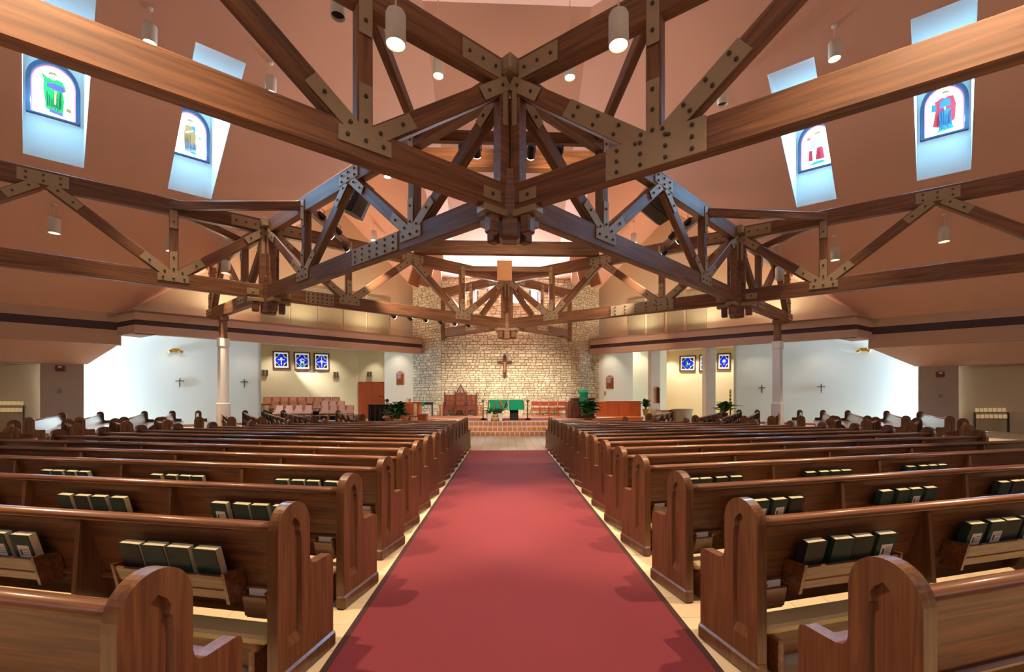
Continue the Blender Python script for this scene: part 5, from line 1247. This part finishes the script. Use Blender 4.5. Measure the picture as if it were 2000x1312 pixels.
ring('rim', arch_pts(b - a, z1 - z0, z1 - z0 - .12), arch_pts(b - a - .06, z1 - z0 - .06, z1 - z0 - .14, z0=.03), 0, .06, 'oak', t, M); shape('panel', arch_pts(b - a - .05, z1 - z0 - .05, z1 - z0 - .14, z0=.025), 0, .02, 'carved', t, M)
Yf = 24.6
c = onY(1333, 804, Yf); r_ = (onY(1352, 804, Yf).x - onY(1314, 804, Yf).x) / 2
t = thing('baptismal_font', 'round grey stone font in the recess', 'font', (c.x, Yf, 0)); bm = bmesh.new(); zz = onY(1333, 798.5, Yf).z; lathe(bm, [(r_ * .95, 0), (r_ * .95, zz - .1), (r_, zz - .08), (r_, zz), (r_ * .85, zz), (r_ * .8, zz - .12)], 24, T(c.x, Yf, 0)); ob('basin', bm, 'font_stone', t)
a, b = onY(1291, 804, Yf - .3).x, onY(1313.5, 804, Yf - .3).x; zz = onY(1300, 801, Yf - .3).z
t = thing('stone_ledge', 'low pale block beside the round font', 'block', ((a + b) / 2, Yf - .3, 0)); ob('block', cbox(a, b, Yf - .4, Yf + .4, 0, zz - .06, .02), 'wall_white', t); ob('cap', cbox(a - .02, b + .02, Yf - .43, Yf + .43, zz - .06, zz, .01), 'oak', t)
def floor_plant(px, pyb, pyt, Y, label, potm, r, n, lw, zbase=0):
    c = onY(px, pyb, Y); zt_ = onY(px, pyt, Y).z
    return plant('potted_plant', label, (c.x, Y, zbase), r, zt_ - zbase - .4, n, 'leaf_dark', potm, .9, lw, None, True, .17, .36)
t = thing('plant_stand', 'tall wicker stand under the upright plant by the screen', 'plant stand', (onY(1261, 800, 24.0).x, 23.7, 0)); bm = bmesh.new(); lathe(bm, [(.14, 0), (.14, .5), (.16, .52), (.16, .55)], 14, W[t]); ob('drum', bm, 'wicker', t)
floor_plant(1261, 812, 776, 23.7, 'upright leafy plant in a pot beside the panelled screen', 'wicker', .34, 90, .15, .56)
t = thing('plant_stand', 'wooden stand under the spreading plant near the font', 'plant stand', (onY(1415, 800, 21.6).x, 21.6, 0)); ob('top', cbox(-.2, .2, -.2, .2, .36, .4, .01), 'oak', t, W[t])
for sx in (-.16, .16):
    for sy in (-.16, .16): ob('leg', cbox(sx - .02, sx + .02, sy - .02, sy + .02, 0, .36, .004), 'oak', t, W[t])
floor_plant(1415, 812, 786, 21.6, 'spreading peace lily in a brown pot near the font', 'terracotta', .72, 46, .22, .41)
Yk = 21.9; x = onY(1426.5, 780, Yk).x; zt_, zm = onY(1426, 760.5, Yk).z, onY(1426, 786, Yk).z
t = thing('paschal_candle', 'tall white candle on a carved dark stand near the font', 'candle', (x, Yk, 0))
bm = bmesh.new(); lathe(bm, [(.2, 0), (.2, .04), (.06, .08), (.04, .4), (.07, .45), (.035, .5), (.03, zm - .25), (.06, zm - .2), (.03, zm - .12), (.09, zm - .04), (.07, zm)], 12, T(x, Yk, 0)); ob('stand', bm, 'dark_metal', t, None, True)
bm = bmesh.new(); lathe(bm, [(.045, zm), (.045, zt_), (.02, zt_ + .01)], 12, T(x, Yk, 0)); cd = ob('candle', bm, 'wax', t, None, True)
for z in (zm + .15, zm + .35, zm + .5): bm = bmesh.new(); lathe(bm, [(.049, z), (.049, z + .05)], 10, T(x, Yk, 0)); ob('band', bm, 'bronze_wood', cd)

# ------------------------------------------------------------------ pendants, speakers, stage lights
def m_can():
    bm = bmesh.new(); lathe(bm, [(.16, .0), (.165, .0), (.165, .50), (.15, .535), (.05, .55)], 24); lathe(bm, [(.159, .0), (.159, .12), (.02, .13)], 24)
    bmesh.ops.recalc_face_normals(bm, faces=bm.faces[:]); return mesh('can', bm, 'lamp_body', False)
def m_tubecan():
    bm = bmesh.new(); n = 24
    prof = [(.15, .10), (.155, .0), (.165, .0), (.165, .50), (.15, .535), (.04, .55)]
    rings = [[bm.verts.new((r * math.cos(2 * math.pi * k / n), r * math.sin(2 * math.pi * k / n), z)) for k in range(n)] for r, z in prof]
    for a, b in zip(rings, rings[1:]):
        for k in range(n): bm.faces.new((a[k], a[(k + 1) % n], b[(k + 1) % n], b[k]))
    bm.faces.new(rings[-1]); bmesh.ops.recalc_face_normals(bm, faces=bm.faces[:]); return mesh('can', bm, 'lamp_body', True)
CAN = m_tubecan()
def disc(m_):
    bm = bmesh.new(); lathe(bm, [(.15, .085), (.15, .1)], 24); return mesh('lens', bm, m_)
LENS = {True: disc('lamp_glow'), False: disc('lamp_off')}
CANOPY = None
bm = bmesh.new(); lathe(bm, [(.02, -.06), (.07, -.05), (.08, 0)], 16); CANOPY = mesh('canopy', bm, 'lamp_body')
def pendant(p, ztop, label, on=True, power=None, k=1.0, ang=None):
    t = thing('pendant_lamp', label, 'pendant lamp', p, 0, 'cylinder pendant lamps')
    child('can', CAN, t, Matrix.Scale(k, 4)); child('lens', LENS[on], t, Matrix.Scale(k, 4))
    bm = bmesh.new(); cyl(bm, (0, 0, .54 * k), (0, 0, ztop - p[2]), .012, 6); ob('stem', bm, 'lamp_body', t, W[t]); child('canopy', CANOPY, t, T(0, 0, ztop - p[2]))
    if on:
        l_ = spot_light('pendant_light', (p[0], p[1], p[2] + .06), (p[0], p[1], 0), power or PEND_W, WARM, ang or PEND_A, .5, .1)
def roof_pend(sd, px, py, label, on=True, drop=None):
    """hangs from the sloping ceiling: px,py = where its canopy meets the ceiling"""
    n = NL_[sd]; N3 = Vector((PITCH * n.x, PITCH * n.y, 1)); P0 = LP(0, 0, ZE, sd); q = onpl(px, py, P0, N3)
    pendant((q.x, q.y, q.z - (drop or 1.02)), q.z, label, on)
roof_pend(-1, 293, 15, 'white cylinder pendant above the long beam, upper far left'); roof_pend(-1, 529, 122, 'white cylinder pendant above the long beam, left of centre')
roof_pend(-1, 106, 398, 'white cylinder pendant between the left trusses, outermost'); roof_pend(-1, 334, 440, 'white cylinder pendant behind the left truss post')
roof_pend(1, 1630, 50, 'white cylinder pendant above the long beam, upper far right'); roof_pend(1, 1411, 160, 'unlit cylinder pendant above the long beam, right of centre', False, .8)
roof_pend(1, 1844, 418, 'white cylinder pendant between the right trusses, outermost'); roof_pend(1, 1631, 460, 'white cylinder pendant behind the right truss post')
def free_pend(px, pyb, depth, label, on=True, k=1.0):
    q = CAMP + ray(px, pyb) * depth; pendant((q.x, q.y, q.z), ceil_z(q.x, q.y), label, on, None, k)
free_pend(773, 88, 5.6, 'large bright cylinder pendant nearest the camera, left of the centre joint', True, .78); free_pend(1208, 90, 5.6, 'large bright cylinder pendant nearest the camera, right of the centre joint', True, .78)
free_pend(856, 149, 13.6, 'lit cylinder pendant behind the centre joint, left one'); free_pend(1113, 152, 13.6, 'lit cylinder pendant behind the centre joint, right one')
free_pend(660, 33, 10.0, 'unlit cylinder pendant at the top edge left of centre', False); free_pend(1284, 55, 13.0, 'cylinder pendant behind the right timber post near the top')
free_pend(441, 534, 18.0, 'small cylinder pendant in front of the left column'); free_pend(1523, 546, 18.0, 'small unlit cylinder pendant in front of the right column', False)
for k, (x_, y_) in enumerate(((-4.7, 3.1), (4.7, 3.1), (0, 3.0), (-13.5, 6.5), (13.5, 6.5))):  # pendants added out of view to light the near beams and pews
    pendant((x_, y_, 8.2 if k < 2 else 10.6), ceil_z(x_, y_), 'added cylinder pendant out of view, lighting near pews and beams, %s in order' % ORD[k], True, NEAR_W if k < 2 else (1000 if k == 2 else None), 1.0, 110 if k < 2 else None)
free_pend(757, 346, 19.0, 'far cylinder pendant over the altar side, left'); free_pend(730, 470, 24.0, 'farthest small cylinder pendant on the left'); free_pend(1238, 475, 24.0, 'farthest small cylinder pendant on the right')

def speaker(label, M, w_, h, d, m_, taper=.6, wall=False):
    t = tag(empty('loudspeaker'), label, 'loudspeaker'); t.matrix_basis = M; W[t] = M
    bm = bmesh.new(); prism(bm, [(-w_ / 2, -d / 2), (w_ / 2, -d / 2), (w_ / 2, d * .1), (w_ / 2 * taper, d / 2), (-w_ / 2 * taper, d / 2), (-w_ / 2, d * .1)], -h / 2, h / 2); bmesh.ops.recalc_face_normals(bm, faces=bm.faces[:]); ob('cabinet', bm, m_, t, M)
    ob('grille', cbox(-w_ / 2 + .03, w_ / 2 - .03, -d / 2 - .015, -d / 2 + .005, -h / 2 + .03, h / 2 - .03, .006), m_, t, M)
    return t
def hang(t, a, b): bm = bmesh.new(); cyl(bm, a, b, .008, 6); ob('hanger', bm, 'dark_metal', t, Matrix.Identity(4))
q = CAMP + ray(699, 390) * 13.2; M = T(*q) @ RZ(R(-28)) @ RY(R(24)) @ RX(R(-8)); s = speaker('dark angular loudspeaker hung under the left truss peak', M, .72, .98, .66, 'speaker_dark', .45); hang(s, q, (q.x - .05, q.y, ZT0 + .05))
q = CAMP + ray(1277, 402) * 13.2; M = T(*q) @ RZ(R(28)) @ RY(R(-62)) @ RX(R(-8)); s = speaker('dark angular loudspeaker hung under the right truss peak', M, .72, .98, .66, 'speaker_dark', .45); hang(s, q, (q.x + .05, q.y, ZT0 + .05))
yb2 = (NL1 + wL * 5.5).y; q = onY(985.5, 530, yb2 - .1); M = T(*q) @ RX(R(6)); s = speaker('square tan loudspeaker hung on rods at the centre before the altar', M, .66, .86, .5, 'speaker_tan', .8)
for dx in (-.3, .3): hang(s, (q.x + dx, q.y, q.z + .42), (q.x + dx, q.y, 8.0))
for px, sg, nm in ((822, 1, 'left'), (1150, -1, 'right')):
    q = onY(px, 540, 24.2)
    for dx, rr, w_ in ((-.32 * sg, .5, 'outer'), (.3 * sg, .15, 'inner')):
        M = T(q.x + dx, q.y + .1 * abs(dx), q.z) @ RZ(sg * rr) @ RY(R(14) * sg) @ RX(R(12)); s = speaker('tan loudspeaker near the stone wall, %s one of the %s pair' % (w_, nm), M, .58, 1.05, .5, 'speaker_tan', .7); hang(s, (q.x + dx, q.y, q.z + .4), (q.x + dx, q.y, q.z + 1.3))
bm = bmesh.new(); lathe(bm, [(.09, 0), (.1, .02), (.1, .24), (.06, .3)], 12); SCAN = mesh('can', bm, 'black'); bm = bmesh.new(); lathe(bm, [(.088, -.004), (.088, .004)], 12); SLENS = mesh('lens', bm, 'lamp_off')
bm = bmesh.new(); tube(bm, [(-.11, 0, .12), (-.11, 0, .34), (.11, 0, .34), (.11, 0, .12)], .01); SYOKE = mesh('yoke', bm, 'black')
def stage(p, aim, label, lit=0, yaw=0):
    M = T(*p); t = tag(empty('stage_light', p), label, 'stage light', 'black stage lights on the roof struts')
    d = (Vector(aim) - Vector(p)).to_track_quat('Z', 'Y').to_matrix().to_4x4() @ RX(math.pi) @ T(0, 0, -.24)
    d = (Vector(aim) - Vector(p)).to_track_quat('-Z', 'Y').to_matrix().to_4x4() @ T(0, 0, -.12)
    child('can', SCAN, t, d); child('lens', LENS_W if lit else SLENS, t, d); child('yoke', SYOKE, t, T(0, 0, -.1) @ RZ(yaw))
    if lit: spot_light('stage_beam', Vector(p) + (Vector(aim) - Vector(p)).normalized() * .2, aim, lit, (1, .86, .68), 40, .6, .08)
bm = bmesh.new(); lathe(bm, [(.088, -.006), (.088, .004)], 12); LENS_W = mesh('lens', bm, 'lamp_glow')
zs = 7.35
for k, px in enumerate((905, 931, 1037, 1091)):
    y_ = (N1 + vL * QB).y; x = onY(px, 268, y_).x; stage((x, y_, zs + .03), (x * .5, 20.6, 1.0), 'black stage light under the strut behind the centre joint, %s from the left' % ORD[k], STAGE_W if k in (1, 2) else 0)
    if k in (0, 3): spot_light('beam_wash', (x, y_ + .15, zs - .1), (x * 1.6, (N1 + vL * 5.8).y, 8.2), 380, WARM, 90, .8, .08); spot_light('truss_wash', (x, y_ + .15, zs - .1), (x * .9, 20.5, 6.6), 1600, WARM, 34, .9, .1)  # added spots beside unlit cans, brightening the cross beam and altar trusses
for sd, nm, c, v, ww in ((-1, 'left', NL1, -vL, wL), (1, 'right', NR1, -vR, wR)):
    a, b = c + v * QB, c + ww * QB
    for k, f_ in enumerate((.25, .42, .62, .8)):
        p = a + (b - a) * f_; stage((p.x - sd * .12, p.y, zs + (.42 if k % 2 == 0 else .0)), (sd * 1.0 * (k - 1), 24, 2.0), 'black stage light on the %s strut, %s from the camera' % (nm, ORD[k]), STAGE_W if k in (1, 3) else 0, 1.2)
    p0 = c + ww * 5.7
    for k in range(6):  # right-hand row is added, hidden behind the chord to light the altar wall
        p = c + ww * (4.6 + .75 * k) + Vector((0, .26)); stage((p.x, p.y, 5.12 if sd < 0 else 5.4), (sd * (2.2 - .8 * k), 25.3, 1.5), 'black downlight by the truss chord %s of the altar, %s along' % (nm, ORD[k]), ALTAR_W if k % 2 == 0 else 0, .8)

# ------------------------------------------------------------------ acoustic panels on the gable walls
for sd, nm in ((-1, 'left'), (1, 'right')):
    gp = lambda x: (Vector((lambda q: (q.x * -sd, q.y))(onpl(x, 600, LP(0, 0, 0, sd), (NL_[sd].x, NL_[sd].y, 0)))) - B2).dot(Uv)
    px_ = [(509, 565), (568, 619), (622, 669), (671, 714), (717, 759)] if sd < 0 else [(1380, 1342), (1336, 1303), (1297, 1264), (1259, 1228)]
    xs_ = [(gp(a), gp(b)) for a, b in px_]
    for k, (a, b) in enumerate(xs_):
        A3, B3 = LP(a, .005, 0, sd), LP(b, .005, 0, sd); xr = (B3 - A3) if sd == -1 else (A3 - B3); o = A3 if sd == -1 else B3; L = (B3 - A3).length
        M = loc_frame((o.x, o.y, 5.25), xr); t = tag(empty('acoustic_panel'), 'grey-green fabric acoustic panel on the %s gable wall, %s from the outside' % (nm, ORD[k]), 'wall panel', 'acoustic panels'); t.matrix_basis = M; W[t] = M
        h = 2.35
        shape('fabric', [(.02, 0), (L - .02, 0), (L - .02, h), (.02, h)], 0, .05, 'panel_cloth', t, M); ring('edge', [(0, 0), (L, 0), (L, h + .02), (0, h + .02)], [(.03, 0), (L - .03, 0), (L - .03, h - .02), (.03, h - .02)], 0, .06, 'panel_edge', t, M)

# ------------------------------------------------------------------ things on the side walls
def on_far(sd): 
    o = Wp if sd == -1 else WpR; n = NL_[sd]; return lambda x, y: onpl(x, y, (o.x, o.y, 0), (n.x, n.y, 0))
def wall_M(sd, px, py, f=None):
    p = (f or on_far(sd))(px, py); x = UL_[sd] * (1 if sd == -1 else -1); return loc_frame(p, (x.x, x.y, 0))
for sd, px, py, lab in ((-1, 351, 747, 'left of the left column'), (-1, 477, 748.5, 'right of the left column'), (1, 1488, 760, 'left of the right column'), (1, 1604, 758, 'right of the right column')):
    M = wall_M(sd, px, py); t = tag(empty('wall_cross'), 'small silver wall cross with figure, %s' % lab, 'cross', 'station crosses on the white walls'); M = M @ Matrix.Scale(.72, 4); t.matrix_basis = M; W[t] = M
    for pts in ([(-.025, -.3), (.025, -.3), (.02, .26), (-.02, .26)], [(-.2, .1), (.2, .1), (.2, .14), (-.2, .14)]): shape('arm', pts, .02, .05, 'silver', t, M)
    for cx, cz in ((-.21, .12), (.21, .12), (0, .28), (0, -.3)): shape('tip', ell(cx, cz, .045, .045, 8), .02, .055, 'silver', t, M)
    shape('figure', [(-.14, .15), (-.03, .12), (-.04, -.2), (.0, -.26), (.04, -.2), (.03, .12), (.14, .15), (.03, .18), (0, .22), (-.03, .18)][::-1], .05, .08, 'silver', t, M)
for sd, px, py, nm in ((-1, 343, 684, 'left'), (1, 1686, 683, 'right')):
    M = wall_M(sd, px, py); t = tag(empty('emergency_light'), 'brass twin-head emergency light high on the white %s wall' % nm, 'wall light'); t.matrix_basis = M; W[t] = M
    ob('housing', cbox(-.16, .16, -.14, -.0, -.1, .1, .02), 'brass', t, M)
    for s in (-1, 1): ob('head', cbox(-.09, .09, -.2, -.02, -.09, .05, .02), 'brass', t, M @ T(s * .22, -.03, -.05) @ RY(s * .5))
for sd, px, py, px2, py2, nm in ((-1, 117.5, 719, 116.5, 763, 'left'), (1, 1836.5, 731, 1837, 772.5, 'right')):
    n = NL_[sd]; P1v = P1S[sd]; f = lambda x, y: onpl(x, y, (P1v.x * -sd, P1v.y, 0), (n.x, n.y, 0))
    M = wall_M(sd, px, py, f); t = tag(empty('fire_alarm'), 'dark red fire alarm box on the grey %s wall' % nm, 'fire alarm'); t.matrix_basis = M; W[t] = M
    ob('box', cbox(-.14, .14, -.08, 0, -.12, .12, .015), 'red_sign', t, M); ob('strobe', cbox(-.06, .06, -.11, -.07, .02, .09, .01), 'paper_white', t, M)
    M = wall_M(sd, px2, py2, f); t = tag(empty('thermostat'), 'small grey wall control below the fire alarm, %s wall' % nm, 'thermostat'); t.matrix_basis = M; W[t] = M
    ob('plate', cbox(-.07, .07, -.03, 0, -.09, .09, .008), 'plastic_grey', t, M); ob('dial', cbox(-.03, .03, -.045, -.028, -.01, .05, .006), 'plastic_grey', t, M)
# small wall switch by the right hymn board
q = onY(1182, 768, hY); t = thing('wall_switch', 'small tan wall plate below the right hymn board', 'switch', q); ob('plate', cbox(q.x - .06, q.x + .06, hY - .03, hY, q.z - .13, q.z + .13, .006), 'panel_edge', t); ob('toggle', cbox(q.x - .02, q.x + .02, hY - .045, hY - .028, q.z - .04, q.z + .04, .004), 'plastic_grey', t)
# votive racks
JAR = {}
bm = bmesh.new(); lathe(bm, [(.045, 0), (.06, .02), (.06, .17), (.056, .18)], 12); JAR = mesh('cup', bm, 'glass_jar', True)
bm = bmesh.new(); lathe(bm, [(.02, .05), (.02, .075), (.004, .12)], 8); JFL = mesh('wick_flame', bm, 'flame')
for sd, nm, pa, pb, py in ((-1, 'left', -18, 44, 806), (1, 'right', 1906, 1968, 818)):
    n = NL_[sd]; o = (P2S[sd] + Nv * .2); f = lambda x, y: onpl(x, y, (o.x * -sd, o.y, 0), (n.x, n.y, 0))
    a, b = f(pa, py), f(pb, py); M = loc_frame(a, b - a); L = (b - a).length
    t = tag(empty('votive_rack'), 'black tiered metal rack of votive candles in the %s alcove' % nm, 'candle rack'); t.matrix_basis = M; W[t] = M
    for k in range(2): ob('shelf', cbox(-.05, L + .05, -.08 + .16 * k, .08 + .16 * k, .0 + .28 * k, .02 + .28 * k, .003), 'black', t, M)
    for x in (-.03, L + .03): ob('leg', cbox(x - .015, x + .015, -.05, .2, -a.z, .3, .003), 'black', t, M)
    for k in range(2):
        for q in range(7):
            c = bpy.data.objects.new('votive_candle', None); c.empty_display_size = .03; link(c, None, M @ T(L * (q + .5) / 7, .16 * k, .021 + .28 * k)); tag(c, 'lit glass votive candle, %s tier of the %s rack, %s along' % (('lower', 'upper')[k], nm, ORD[q]), 'candle', 'votive candles')
            child('cup', JAR, c, Matrix.Identity(4)); child('wick_flame', JFL, c, Matrix.Identity(4))
# glazed opening that lights the corridor behind each grey partition
for sd, nm in ((-1, 'left'), (1, 'right')):
    P1v = P1S[sd]; gap = (Wp - P1v).dot(Nv); p = P1v - Uv * 2.6 + Nv * (gap / 2 + .38); p = Vector((p.x * -sd, p.y)); u_ = UL_[sd]; n = NL_[sd]
    c = Vector((p.x, p.y, 1.6)); M = loc_frame(c, (n.x * (-1 if sd == -1 else 1) * 1, n.y * (-1 if sd == -1 else 1), 0))
    win = struct(empty('window_%d' % (15 + (sd + 1) // 2)), 'tall glazed side entrance hidden behind the %s partition' % nm); win.matrix_basis = M; W[win] = M
    ob('pane', cbox(-.22, .22, -.02, .02, -1.5, 1.35, 0), 'glass_glow', win, M); ring('frame', [(-.27, -1.55), (.27, -1.55), (.27, 1.4), (-.27, 1.4)], [(-.22, -1.5), (.22, -1.5), (.22, 1.35), (-.22, 1.35)], -.04, .04, 'blue_frame', win, M)
    tg = p + u_ * 5 + n * .9
    area_light('side_daylight', (p.x + u_.x * .1, p.y + u_.y * .1, 1.7), (tg.x, tg.y, 1.7), .42, 2.6, SIDE_W, (.52, .77, 1.0))
# small recessed downlights in the side ceilings
for sd, nm in ((-1, 'left'), (1, 'right')):
    A = Vector((-15.5, 18.5))
    for k, (s, r) in enumerate(((1.5, 3.6), (4.6, 3.6), (7.2, 5.2), (9.6, 5.4), (11.4, 3.0))):
        p = A + Uv * s + Nv * r; p.x *= -sd
        t = thing('downlight', 'recessed ceiling downlight over the %s side space, %s from the outside' % (nm, ORD[k]), 'downlight', (p.x, p.y, 4.99), 0, 'recessed downlights'); bm = bmesh.new(); lathe(bm, [(.09, -.02), (.09, .0)], 14); ob('lens', bm, 'lamp_glow', t, W[t]); bm = bmesh.new(); lathe(bm, [(.13, -.012), (.13, .0)], 14); ob('trim', bm, 'lamp_body', t, W[t])
        spot_light('downlight_beam', (p.x, p.y, 4.95), (p.x + NL_[sd].x * .5, p.y + NL_[sd].y * .5, 0), DOWN_W, NEUT, 110, .8, .09)

# uplights added on the ledges to brighten the gables and the far ceiling
for sd, nm in ((-1, 'left'), (1, 'right')):
    for k, s_ in enumerate((2.5, 6.0, 9.5)):
        p = Vector((-15.5, 18.5)) + Uv * (s_ + .6) + Nv * .6; q = Vector((p.x * -sd, p.y)); x = UL_[sd] * (1 if sd == -1 else -1)
        M = loc_frame((q.x, q.y, 5.2), (x.x, x.y, 0)); t = tag(empty('added_uplight'), 'added low uplight hidden behind the %s cornice top, %s from the outside' % (nm, ORD[k]), 'uplight', 'added uplights on the ledges'); t.matrix_basis = M; W[t] = M
        ob('trough', cbox(-.5, .5, -.1, .1, 0, .06, .01), 'lamp_body', t, M); ob('lens', cbox(-.46, .46, -.07, .07, .055, .065, 0), 'lamp_glow', t, M)
        i_ = q - NL_[sd] * 2.0
        area_light('ledge_fill_light', (q.x, q.y, 5.3), (i_.x, i_.y, 9.5), .9, .15, UP_W, (1.0, .82, .6))
# daylight of the four apse windows
for x, hw in APWIN: area_light('apse_daylight', (x, SY - .3, 7.7), (x, 20, 8.6), .36, .9, APSE_W, (.75, .88, 1.0))
# the bright streak on the choir wall
q = on_choir(530, 684); g_ = on_choir(612, 741); spot_light('choir_beam', (q.x - Nv.x * 1.1, q.y - Nv.y * 1.1, 4.9), g_, STREAK_W, (1, .98, .95), 28, 1.0, .1)
for px, pz in ((540, 4.8), (640, 4.8)):
    c = on_choir(px, 700); spot_light('choir_wash', (c.x - Nv.x * 1.3, c.y - Nv.y * 1.3, 4.9), (c.x, c.y, 1.5), 190, NEUT, 95, .9, .08)
for px in (1310, 1360, 1415):
    c = on_bap(px, 700); spot_light('recess_wash', (c.x - NR.x * 1.1, c.y - NR.y * 1.1, 4.9), (c.x, c.y, 1.0), 300, NEUT, 95, .9, .08)
for px in (779, 1192): 
    c = onY(px, 700, hY); spot_light('board_wash', (c.x, hY - .9, 4.95), (c.x, hY, 1.5), 110, NEUT, 80, .9, .06)
c = onY(728, 700, dY); spot_light('door_wash', (c.x + .3, dY - 1.0, 4.95), (c.x, dY, 1.0), 120, NEUT, 80, .9, .06)
c = onY(1253, 700, 28.2); spot_light('niche_wash', (c.x, 27.4, 4.95), (c.x, 28.2, 1.2), 90, NEUT, 90, .9, .06)
# added windows, unseen, giving the fill lamps behind and beside the camera a source
mat('fill_pane', lin(220, 232, 245), .4, emit=(.86, .93, 1, 1), estr=.35)
def added_window(n, M, w_, h, label):
    win = struct(empty('window_%d' % n), label); win.matrix_basis = M; W[win] = M; k = 6
    ring('frame', [(-w_ / 2 - .12, -h / 2 - .12), (w_ / 2 + .12, -h / 2 - .12), (w_ / 2 + .12, h / 2 + .12), (-w_ / 2 - .12, h / 2 + .12)], [(-w_ / 2, -h / 2), (w_ / 2, -h / 2), (w_ / 2, h / 2), (-w_ / 2, h / 2)], 0, .1, 'frame_brown', win, M)
    for i in range(k):
        x0 = -w_ / 2 + w_ * i / k; shape('pane', [(x0 + .04, -h / 2), (x0 + w_ / k - .04, -h / 2), (x0 + w_ / k - .04, h / 2), (x0 + .04, h / 2)], .01, .03, 'fill_pane', win, M)
        if i: shape('mullion', [(x0 - .05, -h / 2), (x0 + .05, -h / 2), (x0 + .05, h / 2), (x0 - .05, h / 2)], .0, .08, 'frame_brown', win, M)
added_window(17, loc_frame((0, -8.98, 9.5), (-1, 0, 0)), 16, 8, 'added wide window in the rear wall, unseen source for the fill light')
for sd, n in ((-1, 18), (1, 19)):
    e = LP(-11.5, 0, 0, sd); added_window(n, loc_frame((e.x - sd * .02, 2, 6), (0, 1 if sd == -1 else -1, 0)), 8, 6, 'added unseen window in the %s side wall for the fill light' % sides[sd])
